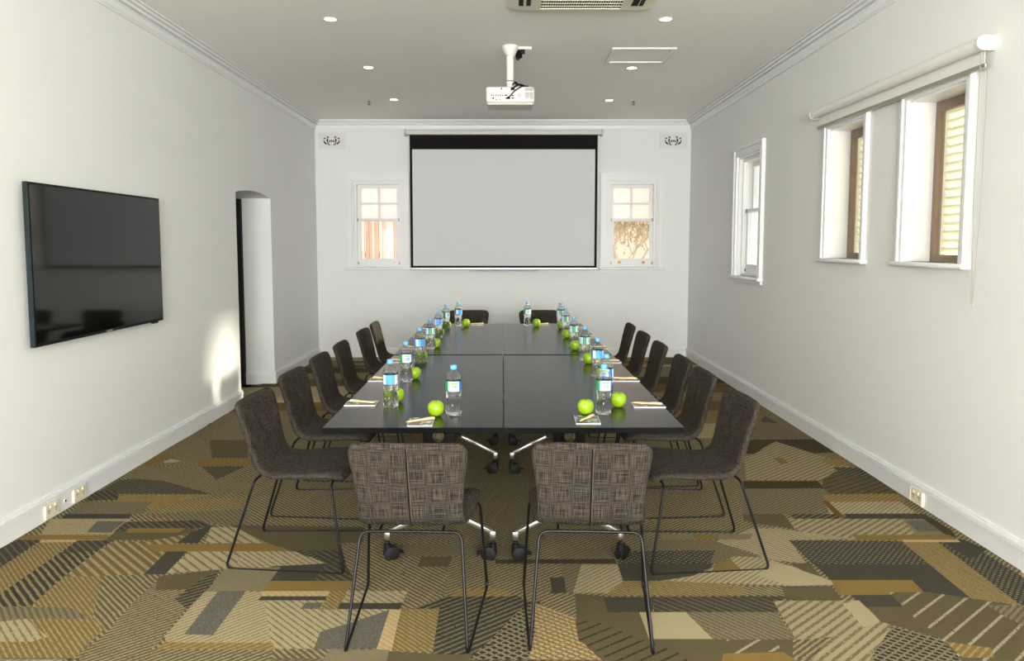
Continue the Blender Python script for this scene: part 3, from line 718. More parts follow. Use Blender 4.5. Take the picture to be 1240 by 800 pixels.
# ------------------------------------------------------------------ ceiling fittings
GLOW = emis('lamp_glow', (255, 240, 205), 14)
def downlight(x, y, label):
    d = thing('downlight', label, 'ceiling light', (x, y, ZC), group='recessed ceiling downlights')
    bm = bmesh.new()
    lathe(bm, [(0, 0.052), (-0.004, 0.052), (-0.005, 0.046), (-0.003, 0.040), (0, 0.040)], 28, cap=False); link_mesh('trim_ring', bm, WHITE, d, smooth=True)
    bm = bmesh.new(); lathe(bm, [(-0.0005, 0.040), (-0.0025, 0.039)], 24); link_mesh('lamp', bm, GLOW, d)
    l = light('downlight_beam', 'SPOT', 7, (1.0, 0.9, 0.74), (0, 0, -0.02), spot_size=math.radians(110), spot_blend=1.0, shadow_soft_size=0.035)
    l.parent = d
row = ['nearest the camera', 'in the middle', 'nearest the back wall']
for i, y in enumerate((5.58, 7.06, 8.6)): downlight(-1.275, y, 'glowing recessed downlight of the left ceiling row, ' + row[i])
for i, y in enumerate((5.58, 7.08, 8.64)): downlight(1.122, y, 'glowing recessed downlight of the right ceiling row, ' + row[i])
def sprinkler(x, label):
    s = thing('fire_sprinkler', label, 'sprinkler', (x, 8.65, ZC), group='ceiling sprinklers')
    bm = bmesh.new(); lathe(bm, [(0, 0.032), (-0.003, 0.032), (-0.006, 0.02), (-0.006, 0.012)], 18); link_mesh('escutcheon', bm, WHITE, s, smooth=True)
    bm = bmesh.new(); lathe(bm, [(-0.005, 0.010), (-0.022, 0.009), (-0.024, 0.004), (-0.045, 0.004), (-0.046, 0.02), (-0.049, 0.02)], 14); 
    tube(bm, [(-0.009, 0, -0.02), (-0.013, 0, -0.033), (-0.004, 0, -0.046)], 0.0025, 6); tube(bm, [(0.009, 0, -0.02), (0.013, 0, -0.033), (0.004, 0, -0.046)], 0.0025, 6)
    link_mesh('head', bm, mat('sprinkler_metal', (110, 105, 95), 0.4, metal=0.7), s, smooth=True)
sprinkler(-1.56, 'tiny metal fire sprinkler on the ceiling, left of the projector'); sprinkler(1.394, 'tiny metal fire sprinkler on the ceiling, right of the projector')

hv = thing('ceiling_hatch', 'flat white framed access panel in the ceiling right of the projector', 'ceiling panel', (1.112, 6.61, ZC))
bm = bmesh.new()
for d_ in ((-0.265, 0.265, -0.25, -0.215), (-0.265, 0.265, 0.215, 0.25), (-0.265, -0.23, -0.215, 0.215), (0.23, 0.265, -0.215, 0.215)): box(bm, *d_, -0.014, 0, bev=0.004)
link_mesh('frame', bm, WHITE, hv)
bm = bmesh.new(); box(bm, -0.23, 0.23, -0.215, 0.215, -0.004, -0.0005); link_mesh('panel', bm, CEIL, hv)

ac = thing('air_conditioner', 'cream square cassette air conditioner set in the ceiling above the table', 'air conditioner', (0.475, 4.80, ZC))
bm = bmesh.new()
def rrect(w, r, z, n=5):
    out = []
    for sx, sy, a0 in ((1, 1, 0), (-1, 1, 90), (-1, -1, 180), (1, -1, 270)):
        for i in range(n + 1):
            a = math.radians(a0 + 90 * i / n); out.append(Vector((sx * (w - r) + r * math.cos(a), sy * (w - r) + r * math.sin(a), z)))
    return out
prev = None
for (w_, r_, z_) in ((0.485, 0.01, 0.0), (0.485, 0.01, -0.012), (0.470, 0.02, -0.024), (0.445, 0.04, -0.036), (0.0, 0, 0)):
    if w_ == 0: bm.faces.new(prev); break
    ring = [bm.verts.new(p) for p in rrect(w_, r_, z_)]
    if prev:
        for i in range(len(ring)): bm.faces.new((prev[i], prev[(i + 1) % len(ring)], ring[(i + 1) % len(ring)], ring[i]))
    prev = ring
link_mesh('fascia', bm, ACM, ac)
for k in (1, 3):
    M = Matrix.Rotation(k * PI / 2, 4, 'Z')
    bm = bmesh.new(); box(bm, -0.36, 0.36, 0.33, 0.41, -0.0375, -0.034, M=M, bev=0.0); 
    s_ = link_mesh('air_slot', bm, DARKGAP, ac)
    bm = bmesh.new(); box(bm, -0.34, 0.34, -0.018, 0.018, -0.002, 0.002, bev=0.001, M=M @ Matrix.Translation((0, 0.372, -0.046)) @ Matrix.Rotation(math.radians(62), 4, 'X')); link_mesh('vane', bm, ACM, s_)
bm = bmesh.new(); box(bm, -0.265, 0.265, -0.395, 0.395, -0.0385, -0.035); g0 = link_mesh('intake_recess', bm, DARKGAP, ac)
bm = bmesh.new()
for d_ in ((-0.285, 0.285, -0.415, -0.395), (-0.285, 0.285, 0.395, 0.415), (-0.285, -0.265, -0.395, 0.395), (0.265, 0.285, -0.395, 0.395)): box(bm, *d_, -0.046, -0.034, bev=0.003)
for i in range(1, 14): yy = -0.395 + i * 0.79 / 14; box(bm, -0.265, 0.265, yy - 0.002, yy + 0.002, -0.046, -0.042)
for i in range(1, 34): xx = -0.262 + i * 0.524 / 34; box(bm, xx - 0.0014, xx + 0.0014, -0.395, 0.395, -0.0425, -0.038)
link_mesh('grille', bm, ACM, ac)

# projector
pj = thing('projector', 'white projector hanging upside down from a ceiling pole', 'projector', (0.012, 6.33, 0))
bm = bmesh.new(); lathe(bm, [(ZC, 0.068), (ZC - 0.012, 0.068), (ZC - 0.05, 0.050), (ZC - 0.075, 0.036), (ZC - 0.078, 0.026)], 28); link_mesh('ceiling_flange', bm, WHITE, pj, smooth=True)
bm = bmesh.new(); lathe(bm, [(ZC - 0.077, 0.030), (2.835, 0.030)], 24); link_mesh('pole', bm, WHITE, pj, smooth=True)
bm = bmesh.new(); lathe(bm, [(2.8345, 0.033), (2.82, 0.034), (2.80, 0.028), (2.775, 0.026)], 20); box(bm, -0.05, 0.05, -0.05, 0.05, 2.762, 2.776, bev=0.003); link_mesh('swivel_joint', bm, WHITE, pj)
bm = bmesh.new(); lathe(bm, [(2.828, 0.0345), (2.822, 0.0345)], 20); link_mesh('joint_ring', bm, BLACKP, pj)
bm = bmesh.new(); box(bm, -0.195, 0.195, -0.13, 0.15, 2.635, 2.762, bev=0.022, seg=3); pb = link_mesh('body', bm, WHITE, pj, smooth=True)
bm = bmesh.new(); box(bm, -0.186, 0.186, -0.12, 0.14, 2.618, 2.637, bev=0.008); link_mesh('bottom_cover', bm, mat('projector_grey', (200, 198, 190), 0.5), pj)
for (x_, z_, w_, h_) in ([(-0.15 + i * 0.018, 2.69, 0.004, 0.006) for i in range(6)] + [(-0.035, 2.69, 0.010, 0.005), (0.02, 2.688, 0.009, 0.005), (-0.03, 2.668, 0.007, 0.006), (0.02, 2.668, 0.010, 0.005), (-0.135, 2.668, 0.007, 0.006), (-0.11, 2.658, 0.005, 0.004), (-0.08, 2.658, 0.004, 0.004), (-0.07, 2.742, 0.004, 0.007)]):
    bm = bmesh.new(); box(bm, x_ - w_, x_ + w_, -0.1315, -0.129, z_ - h_, z_ + h_)
    link_mesh('port', bm, BLACKP, pb)
bm = bmesh.new()
for i in range(8):
    x_ = 0.118 + i * 0.0085; box(bm, x_, x_ + 0.004, -0.1315, -0.129, 2.662, 2.715); box(bm, x_, x_ + 0.004, -0.1315, -0.129, 2.725, 2.748)
link_mesh('exhaust_grille', bm, mat('vent_shadow', (130, 120, 112), 0.7), pb)
bm = bmesh.new(); lathe(bm, [(0, 0.018), (0.003, 0.018)], 18, Matrix.Translation((0.073, -0.129, 2.687)) @ Matrix.Rotation(PI / 2, 4, 'X')); link_mesh('speaker_grille', bm, mat('speaker_grey', (190, 188, 184), 0.6), pb)
bm = bmesh.new(); lathe(bm, [(0, 0.045), (0.02, 0.042), (0.022, 0.03)], 20, Matrix.Translation((-0.09, 0.15, 2.70)) @ Matrix.Rotation(-PI / 2, 4, 'X')); link_mesh('lens', bm, BLACKP, pb, smooth=True)
bm = bmesh.new()
tube(bm, fillet([(0.02, -0.135, 2.738), (0.03, -0.17, 2.745), (0.07, -0.15, 2.775), (0.12, -0.06, 2.78), (0.06, 0.0, 2.80), (0.045, -0.03, 2.82), (0.02, -0.05, 2.79)], 0.04), 0.006, 8)
tube(bm, fillet([(-0.012, -0.135, 2.668), (-0.012, -0.175, 2.665), (0.03, -0.17, 2.715), (0.10, -0.13, 2.765), (0.15, -0.06, 2.775), (0.10, 0.0, 2.785), (0.05, 0.0, 2.775)], 0.03), 0.005, 8)
tube(bm, fillet([(0.15, -0.05, 2.772), (0.05, -0.06, 2.79), (0.04, 0.02, 2.82), (0.09, 0.03, 2.80)], 0.03), 0.006, 8)
box(bm, 0.005, 0.035, -0.155, -0.129, 2.73, 2.748); box(bm, -0.024, 0.0, -0.155, -0.129, 2.66, 2.676)
link_mesh('video_cable', bm, BLACKP, pj, smooth=True)
bm = bmesh.new()
for i in range(4): tube(bm, fillet([(0.07 + i * 0.01, 0.03, ZC - 0.02), (0.045 + 0.01 * i, 0.01, ZC - 0.07), (0.06 + 0.012 * i, 0, ZC - 0.115 + 0.012 * i), (0.09, 0.02, ZC - 0.06 - 0.01 * i), (0.10, 0.03, ZC - 0.02)], 0.03), 0.006, 7)
box(bm, 0.085, 0.12, 0.0, 0.03, ZC - 0.055, ZC - 0.022)
link_mesh('power_cable', bm, BLACKP, pj, smooth=True)
bm = bmesh.new(); box(bm, 0.045, 0.175, 0.0, 0.075, ZC - 0.022, ZC, bev=0.004); link_mesh('socket_plate', bm, WHITE, pj)

# ------------------------------------------------------------------ power outlets
def outlet(x, y, sgn, label, n=2):
    o = thing('power_outlet', label, 'power outlet', (x, y, 0.058), group='baseboard power outlets')
    bm = bmesh.new(); box(bm, 0, sgn * 0.012, -0.062, 0.062, -0.038, 0.038, bev=0.003); link_mesh('plate', bm, CREAM, o)
    for y_ in (-0.032, 0.032):
        bm = bmesh.new()
        for dy, dz in ((-0.007, 0.004), (0.007, 0.004), (0, -0.010)): box(bm, sgn * 0.0115, sgn * 0.0135, y_ + dy - 0.002, y_ + dy + 0.002, dz - 0.005, dz + 0.005)
        link_mesh('socket_slots', bm, mat('slot_brown', (90, 80, 60), 0.7), o)
    for y_ in (-0.022, 0.022):
        bm = bmesh.new(); box(bm, sgn * 0.011, sgn * 0.017, y_ - 0.005, y_ + 0.005, 0.018, 0.030, bev=0.001)
        link_mesh('switch', bm, CREAM, o)
outlet(XL + 0.018, 4.045, 1, 'cream double power outlet on the left baseboard, the one nearer the camera')
outlet(XL + 0.018, 4.315, 1, 'cream double power outlet on the left baseboard, the one farther from the camera')
outlet(XR - 0.018, 4.26, -1, 'cream double power outlet on the right baseboard')
dp = thing('data_point', 'small black round socket on the left baseboard between two cream outlets', 'socket', (XL + 0.018, 4.18, 0.062))
bm = bmesh.new(); lathe(bm, [(0, 0.011), (0.004, 0.010)], 16, Matrix.Rotation(PI / 2, 4, 'Y')); link_mesh('collar', bm, WHITE, dp)
bm = bmesh.new(); lathe(bm, [(0.003, 0.007), (0.0055, 0.006)], 14, Matrix.Rotation(PI / 2, 4, 'Y')); link_mesh('socket_hole', bm, BLACKP, dp)

# ------------------------------------------------------------------ roller blind over the two louvre windows
rb = thing('roller_blind', 'rolled up white roller blind above the two narrow windows', 'blind', (XR, 4.8, 0))
bm = bmesh.new(); lathe(bm, [(-0.99, 0.033), (1.03, 0.033)], 24, Matrix.Translation((-0.062, 0, 2.478)) @ Matrix.Rotation(-PI / 2, 4, 'X')); link_mesh('roll', bm, mat('blind_fabric', (230, 228, 222), 0.7), rb, smooth=True)
bm = bmesh.new(); box(bm, -0.032, -0.029, -0.98, 1.02, 2.385, 2.48); link_mesh('hanging_fabric', bm, mat('blind_fabric', (230, 228, 222)), rb)
bm = bmesh.new(); box(bm, -0.041, -0.020, -1.00, 1.03, 2.362, 2.388, bev=0.006); link_mesh('bottom_rail', bm, mat('rail_aluminium', (168, 164, 152), 0.35, metal=0.5), rb)
for y_, s in ((-1.0, -1), (1.04, 1)):
    bm = bmesh.new(); lathe(bm, [(0, 0.036), (0.022, 0.036), (0.026, 0.030)], 24, Matrix.Translation((-0.062, y_, 2.478)) @ Matrix.Rotation(-s * PI / 2, 4, 'X')); box(bm, -0.062, 0.0, min(y_, y_ + s * 0.02), max(y_, y_ + s * 0.02), 2.442, 2.514, bev=0.003)
    link_mesh('bracket', bm, WHITE, rb, smooth=True)
bm = bmesh.new()
zb, y0_, y1_ = 1.19, -1.035, -1.000
n = 150
for i in range(n):
    z = zb + 0.02 + (2.44 - zb - 0.02) * i / (n - 1)
    for xx, yy in ((-0.085 + 0.0, y0_), (-0.030, y0_ + 0.03)):
        k = min(1, (z - zb) / 0.5)
        x_ = -0.058 + (xx + 0.058) * k
        M = Matrix.Translation((x_, yy + (1 - k) * (y0_ + 0.015 - yy), z)); lathe(bm, [(-0.0028, 0.0012), (0, 0.0028), (0.0028, 0.0012)], 6, M)
for xx, yy in ((-0.085, y0_), (-0.030, y0_ + 0.03)): tube(bm, [(xx, yy, 2.44), (-0.058 + (xx + 0.058), yy, zb + 0.5), (-0.058 + (xx + 0.058) * 0.3, y0_ + 0.015, zb + 0.02), (-0.058, y0_ + 0.015, zb)], 0.0012, 5)
link_mesh('bead_chain', bm, mat('chain_grey', (165, 160, 150), 0.4, metal=0.5), rb, smooth=True)

# ------------------------------------------------------------------ tables
TX, TZ, TT = -0.025, 0.745, 0.024
def caster(bm, x, y, a):
    M = Matrix.Translation((x, y, 0)) @ Matrix.Rotation(a, 4, 'Z')
    for s in (-1, 1):
        lathe(bm, [(-0.009, 0.030), (-0.006, 0.036), (0.006, 0.036), (0.009, 0.030)], 20, M @ Matrix.Translation((0.018, s * 0.014, 0.036)) @ Matrix.Rotation(PI / 2, 4, 'X'))
    box(bm, -0.016, 0.035, -0.004, 0.004, 0.03, 0.078, M=M); lathe(bm, [(0.055, 0.018), (0.085, 0.017), (0.09, 0.010), (0.115, 0.009)], 14, M)
    box(bm, 0.02, 0.062, -0.018, 0.018, 0.052, 0.060, M=M @ Matrix.Rotation(math.radians(18), 4, 'Y'), bev=0.002)
def make_table(loc, xc, label):
    t = thing('flip_top_table', label, 'table', loc, group='black meeting tables pushed together'); hw, hl = 0.3745, 1.032
    bm = bmesh.new(); box(bm, -hw, hw, -hl, hl, TZ - TT, TZ, bev=0.0015, seg=1)
    for f in bm.faces:
        if abs(f.normal.z) < 0.5: f.material_index = 1
    link_mesh('tabletop', bm, [TOPM, TOPE], t)
    return t
def table_leg(t, x, y, sgn, ang):
    bm = bmesh.new(); box(bm, x - 0.03, x + 0.03, y - 0.018, y + 0.018, 0.25, 0.66, bev=0.004); lg = link_mesh('leg', bm, BLACK, t); hw_ = 0.245
    bm = bmesh.new(); box(bm, x - 0.075, x + 0.075, y - 0.03, y + 0.03, 0.575, TZ - TT, bev=0.006); link_mesh('hinge_box', bm, BLACKP, lg)
    bm = bmesh.new(); lathe(bm, [(0, 0.024), (0.012, 0.026), (0.022, 0.026), (0.025, 0.02), (0.018, 0.013)], 22, Matrix.Translation((x, y + sgn * 0.03, 0.615)) @ Matrix.Rotation(-sgn * PI / 2, 4, 'X'))
    link_mesh('release_knob', bm, mat('knob_cream', (120, 112, 90), 0.4, metal=0.7), lg, smooth=True)
    bm = bmesh.new()
    pts = [(x - 0.25, y, 0.137), (x - 0.12, y, 0.205), (x, y, 0.262), (x + 0.12, y, 0.205), (x + 0.25, y, 0.137)]
    for a, b in zip(pts, pts[1:]):
        a, b = Vector(a), Vector(b); d = b - a; M = Matrix.Translation((a + b) / 2) @ Matrix.Rotation(-math.atan2(d.z, d.x), 4, 'Y')
        box(bm, -d.length / 2 - 0.004, d.length / 2 + 0.004, -0.014, 0.014, -0.011, 0.011, bev=0.003, M=M)
    for s in (-1, 1): box(bm, x + s * 0.25 - 0.015, x + s * 0.25 + 0.015, y - 0.015, y + 0.015, 0.105, 0.147, bev=0.004)
    ft = link_mesh('foot', bm, CHROME, lg, smooth=True)
    for s in (-1, 1):
        bm = bmesh.new(); caster(bm, x + s * 0.25, y, ang[(s + 1) // 2]); link_mesh('caster', bm, BLACKP, ft, smooth=True)
names = {(0, 0): 'black meeting table nearest the camera, left half', (1, 0): 'black meeting table nearest the camera, right half', (0, 1): 'black meeting table at the projector end, left half', (1, 1): 'black meeting table at the projector end, right half'}
for iy, (yc, dx, ly) in enumerate(((4.125, -0.004, (-0.62, 0.75)), (6.225, -0.022, (-0.65, 0.65)))):
    for ix, sx in enumerate((-1, 1)):
        t = make_table((TX + dx + sx * 0.3765, yc, 0), 0, names[(ix, iy)]); t.rotation_euler[2] = 0.0075
        lx = 0.075 if ix == 0 else -0.07
        an = (0.4, PI * 0.95) if ix == 0 else (0.15, PI * 0.3)
        table_leg(t, lx, ly[0], -1, an); table_leg(t, lx, ly[1], 1, an)
        bm = bmesh.new(); box(bm, lx - 0.015, lx + 0.015, ly[0] + 0.02, ly[1] - 0.02, 0.645, 0.685, bev=0.003); link_mesh('stretcher', bm, BLACK, t)

# ------------------------------------------------------------------ chairs
def make_chair():
    """faces local +Y, origin on the floor under the seat"""
    ch = thing('dining_chair', '', 'chair')
    prof = [(.262, .418), (.252, .436), (.232, .447), (.19, .452), (.12, .449), (.05, .444), (-.02, .441), (-.07, .441), (-.105, .449), (-.130, .466), (-.147, .492), (-.157, .53), (-.168, .58), (-.181, .64), (-.194, .69), (-.207, .735), (-.217, .765), (-.2205, .778)]
    hw = [.215, .228, .235, .237, .236, .232, .226, .218, .210, .204, .200, .199, .203, .211, .218, .223, .222, .213]
    P0 = [Vector((0, a, b)) for a, b in prof]
    # refine
    N = 44; L = [0]
    for a, b in zip(P0, P0[1:]): L.append(L[-1] + (b - a).length)
    def at(s):
        for i in range(len(L) - 1):
            if s <= L[i + 1] + 1e-9:
                t = (s - L[i]) / (L[i + 1] - L[i]); return P0[i].lerp(P0[i + 1], t), hw[i] * (1 - t) + hw[i + 1] * t
        return P0[-1], hw[-1]
    bm = bmesh.new(); rings = []; K = 32; th = 0.019; tot = L[-1]; uvl = bm.loops.layers.uv.new('UVMap'); uvs = {}
    ss = [tot * i / N for i in range(N + 1)]
    ss = [0, 0.004, 0.010] + [s for s in ss if 0.012 < s < tot - 0.012] + [tot - 0.010, tot - 0.004, tot]
    for s in ss:
        p, w = at(s); q1, _ = at(max(0, s - 0.012)); q2, _ = at(min(tot, s + 0.012)); T = (q2 - q1).normalized(); Nn = Vector((1, 0, 0)).cross(T); Nn.normalize()
        e = min(s, tot - s); k = 1.0; tk = 1.0
        r = 0.045
        if e < r: w = w - r + math.sqrt(max(0, r * r - (r - e) ** 2))
        if e < 0.016: tk = math.sqrt(max(0.02, 1 - ((0.016 - e) / 0.016) ** 2))
        back = max(0, min(1, (p.z - 0.46) / 0.2))
        ring = []
        for j in range(K):
            a = 2 * PI * j / K; ca, sa = math.cos(a), math.sin(a)
            ex = 0.42
            X = (abs(ca) ** 0.22) * (1 if ca >= 0 else -1); Z = (abs(sa) ** 0.75) * (1 if sa >= 0 else -1)
            # inner flat section with round edges
            xx = X * w; tt = Z * th * tk
            curve = 0.020 * back * (1 - (xx / 0.22) ** 2) + 0.006 * (1 - back) * (1 - (xx / 0.23) ** 2)
            v = bm.verts.new(p + Vector((xx, 0, 0)) + Nn * (tt) + (Vector((0, -1, 0)) * curve * back - Vector((0, 0, 1)) * curve * (1 - back)))
            uvs[v] = (xx + (0.5 if sa < 0 else 0), s); ring.append(v)
        rings.append(ring)
    for a, b in zip(rings, rings[1:]):
        for i in range(K): bm.faces.new((a[i], a[(i + 1) % K], b[(i + 1) % K], b[i]))
    bm.faces.new(rings[0][::-1]); bm.faces.new(rings[-1])
    for f in bm.faces:
        for lp in f.loops: lp[uvl].uv = uvs[lp.vert]
    sh = link_mesh('seat_shell', bm, TWEED, ch, smooth=True)
    for p in sh.data.polygons: p.use_smooth = True
    for nm in list(sh.data.attributes):
        if nm.name == 'sharp_edge': sh.data.attributes.remove(nm); break
    # centre seam down the outside of the back
    bm = bmesh.new(); pts = []
    for i in range(24):
        s = tot * (0.47 + 0.515 * i / 23); p, _ = at(s); q1, _ = at(max(0, s - 0.012)); q2, _ = at(min(tot, s + 0.012)); T = (q2 - q1).normalized(); Nn = Vector((1, 0, 0)).cross(T).normalized()
        back = max(0, min(1, (p.z - 0.46) / 0.2)); curve = 0.020 * back + 0.006 * (1 - back)
        cc = p + Nn * th + (Vector((0, -1, 0)) * curve * back - Vector((0, 0, 1)) * curve * (1 - back))
        pts.append(cc)
    n1 = Vector((0.004, 0, 0))
    tube(bm, pts, 0.0032, 6); link_mesh('back_seam', bm, PIPING, sh, smooth=True)
    bm = bmesh.new(); tube(bm, [p + n1 for p in pts], 0.0008, 6); link_mesh('seam_thread', bm, TAG, sh, smooth=True)
    R = 0.0062
    for s in (-1, 1):
        bm = bmesh.new()
        pts = fillet([(s * 0.10, -.150, .416), (s * 0.192, -.152, .416), (s * 0.225, -.287, R), (s * 0.262, .278, R), (s * 0.236, .215, .412), (s * 0.12, .213, .418)], 0.036, 6)
        tube(bm, pts, R, 10); link_mesh('side_frame', bm, BLACK, ch, smooth=True)
    for y_, z_ in ((-.150, .416), (.213, .418)):
        bm = bmesh.new(); w_ = 0.10 if y_ < 0 else 0.12; tube(bm, [(-w_, y_, z_), (w_, y_, z_)], R, 10); link_mesh('crossbar', bm, BLACK, ch, smooth=True)
    for s in (-1, 1):
        bm = bmesh.new(); tube(bm, [(s * 0.12, -.148, .4195), (s * 0.12, .213, .422)], 0.0048, 8); link_mesh('seat_rail', bm, BLACK, ch, smooth=True)
    return ch
proto = make_chair(); used = [False]
def place_chair(x, y, rz, label, group):
    c = proto if not used[0] else copy_tree(proto); used[0] = True
    c.location = (x, y, 0.0025); c.rotation_euler = (0, 0, rz); c['label'] = label; c['group'] = group; return c
ordn = ['nearest the camera', 'second from the camera', 'third from the camera', 'fourth from the camera', 'fifth from the camera', 'farthest from the camera']
LY = [3.61, 4.29, 4.93, 5.57, 6.42, 7.00]; RY = [3.60, 4.29, 4.82, 5.53, 6.19, 6.85]
LR = [-3.0, -2, 0, 1, -1, 2]; RR = [3.0, 1.0, -1, 0, 1, -1]
for i in range(6):
    place_chair(-1.01 - 0.012 * (i > 0), LY[i], -PI / 2 + math.radians(LR[i]), 'brown tweed chair on the left side of the table, ' + ordn[i], 'chairs along the left side')
for i in range(6):
    place_chair(0.905 - 0.004 * i, RY[i], PI / 2 + math.radians(RR[i]), 'brown tweed chair on the right side of the table, ' + ordn[i], 'chairs along the right side')
place_chair(-0.365, 2.945, math.radians(-1.8), 'brown tweed chair at the near end of the table, left one, seen from behind', 'chairs at the near end')
place_chair(0.315, 2.945, math.radians(-2.6), 'brown tweed chair at the near end of the table, right one, seen from behind', 'chairs at the near end')
place_chair(-0.44, 8.12, PI, 'brown tweed chair at the far end of the table, left one, facing the camera', 'chairs at the far end')
place_chair(0.335, 8.12, PI, 'brown tweed chair at the far end of the table, right one, facing the camera', 'chairs at the far end')

# ------------------------------------------------------------------ bottles
def water_mat():
    m = bpy.data.materials.new('clear_water_bottle'); m.use_nodes = True
    b = m.node_tree.nodes['Principled BSDF']
    b.inputs['Base Color'].default_value = (0.97, 0.985, 0.99, 1); b.inputs['Roughness'].default_value = 0.0
    b.inputs['Transmission Weight'].default_value = 1.0; b.inputs['IOR'].default_value = 1.3
    nt = m.node_tree; tr = nt.nodes.new('ShaderNodeBsdfTransparent'); mx = nt.nodes.new('ShaderNodeMixShader'); mx.inputs[0].default_value = 0.12
    nt.links.new(b.outputs[0], mx.inputs[1]); nt.links.new(tr.outputs[0], mx.inputs[2]); nt.links.new(mx.outputs[0], nt.nodes['Material Output'].inputs[0])
    return m
WATER = water_mat()
def clear_mat():
    m = bpy.data.materials.new('clear_plastic_neck'); m.use_nodes = True; k = NT(m); nt = m.node_tree; nt.nodes.remove(nt.nodes['Principled BSDF'])
    tr = k.n('ShaderNodeBsdfTransparent'); tr.inputs[0].default_value = (0.93, 0.96, 0.97, 1); gl = k.n('ShaderNodeBsdfGlossy'); gl.inputs['Roughness'].default_value = 0.06
    lw = k.n('ShaderNodeLayerWeight'); lw.inputs[0].default_value = 0.35
    mx = k.n('ShaderNodeMixShader'); k.l(lw.outputs['Facing'], mx.inputs[0]); k.l(tr.outputs[0], mx.inputs[1]); k.l(gl.outputs[0], mx.inputs[2]); k.l(mx.outputs[0], nt.nodes['Material Output'].inputs[0]); return m
CLEAR = clear_mat()
CAPM = mat('blue_cap', (92, 160, 218), 0.4)
def label_mat():
    m = bpy.data.materials.new('bottle_label'); m.use_nodes = True; k = NT(m); b = m.node_tree.nodes['Principled BSDF']
    tc = k.n('ShaderNodeTexCoord'); sx = k.n('ShaderNodeSeparateXYZ'); k.l(tc.outputs['Object'], sx.inputs[0])
    u = k.m('ARCTAN2', sx.outputs[0], k.m('MULTIPLY', sx.outputs[1], -1)); z = sx.outputs[2]
    def rng(v, a, b_): return k.m('MULTIPLY', k.m('GREATER_THAN', v, a), k.m('LESS_THAN', v, b_))
    col = k.mix(0.0, s2l((205, 222, 236)), (1, 1, 1, 1))
    col = k.mix(rng(u, -1.5, -0.75), col, s2l((40, 140, 80)))
    col = k.mix(rng(u, 0.75, 1.35), col, s2l((40, 110, 190)))
    col = k.mix(rng(u, 1.9, 3.15), col, s2l((70, 146, 216)))
    sh = k.m('MULTIPLY', rng(u, -0.75, 0.75), k.m('GREATER_THAN', z, k.m('MULTIPLY_ADD', k.m('ABSOLUTE', u), 0.022, 0.112)))
    col = k.mix(sh, col, s2l((214, 224, 232)))
    col = k.mix(k.m('MULTIPLY', rng(u, -0.5, 0.5), rng(z, 0.141, 0.149)), col, s2l((130, 190, 60)))
    w = k.n('ShaderNodeTexNoise'); w.inputs['Scale'].default_value = 260; k.l(tc.outputs['Object'], w.inputs['Vector'])
    tx = k.m('MULTIPLY', k.m('MULTIPLY', rng(u, -0.4, 0.4), rng(z, 0.118, 0.138)), k.m('GREATER_THAN', w.outputs['Fac'], 0.46))
    col = k.mix(tx, col, s2l((70, 120, 185)))
    tx = k.m('MULTIPLY', k.m('MULTIPLY', rng(u, -2.9, -1.6), rng(z, 0.113, 0.150)), k.m('GREATER_THAN', w.outputs['Fac'], 0.55))
    col = k.mix(tx, col, s2l((110, 130, 190)))
    k.l(col, b.inputs['Base Color']); b.inputs['Roughness'].default_value = 0.3
    return m
LABM = label_mat()
def make_bottle():
    t = thing('water_bottle', '', 'bottle')
    def fl(z, a):
        if z < 0.012: return 0.07 * math.cos(5 * a)
        if z < 0.055: return 0.05 * math.cos(10 * a) * (1 if z < 0.05 else 0.5)
        if z < 0.10: return 0.04 * math.cos(8 * a + z * 60)
        return 0
    bm = bmesh.new()
    lathe(bm, [(0.0, 0.024), (0.001, 0.029), (0.005, 0.033), (0.012, 0.0345), (0.022, 0.0345), (0.035, 0.0335), (0.048, 0.0325), (0.058, 0.0312), (0.07, 0.0305), (0.082, 0.0315), (0.094, 0.0338), (0.104, 0.035), (0.109, 0.0345), (0.155, 0.0345), (0.160, 0.0348), (0.163, 0.0335)], 40, flute=fl)
    link_mesh('body', bm, WATER, t, smooth=True)
    bm = bmesh.new(); lathe(bm, [(0.1605, 0.035), (0.170, 0.0342), (0.180, 0.0295), (0.190, 0.021), (0.196, 0.0148), (0.200, 0.0128), (0.204, 0.0128)], 32, cap=False)
    link_mesh('neck', bm, CLEAR, t, smooth=True)
    bm = bmesh.new(); lathe(bm, [(0.110, 0.0352), (0.154, 0.0352)], 36, cap=False); link_mesh('label', bm, LABM, t, smooth=True)
    bm = bmesh.new(); lathe(bm, [(0.2045, 0.0142), (0.206, 0.0150), (0.221, 0.0148), (0.223, 0.0135)], 28, flute=lambda z, a: 0.02 * math.cos(14 * a)); link_mesh('cap', bm, CAPM, t, smooth=True)
    return t
bproto = make_bottle(); bused = [False]
ZT = TZ + 0.0004
def bottle(x, y, rz, label):
    c = bproto if not bused[0] else copy_tree(bproto); bused[0] = True
    c.location = (x, y, ZT); c.rotation_euler = (0, 0, rz); c['label'] = label; c['group'] = 'water bottles on the meeting table'
seat = ['first', 'second', 'third', 'fourth', 'fifth', 'sixth']
bottle(-0.245, 3.335, 0.1, 'clear water bottle at the near end of the table, left one')
bottle(0.425, 3.352, 0.12, 'clear water bottle at the near end of the table, right one')
for i, (x, y, r) in enumerate(((-0.551, 3.50, -2.4), (-0.567, 4.16, 0.3), (-0.571, 4.83, -2.0), (-0.569, 5.48, 1.2), (-0.570, 6.13, -2.3), (-0.560, 6.74, 0.8))):
    bottle(x, y, r, 'clear water bottle on the left side of the table, %s from the near end' % seat[i])
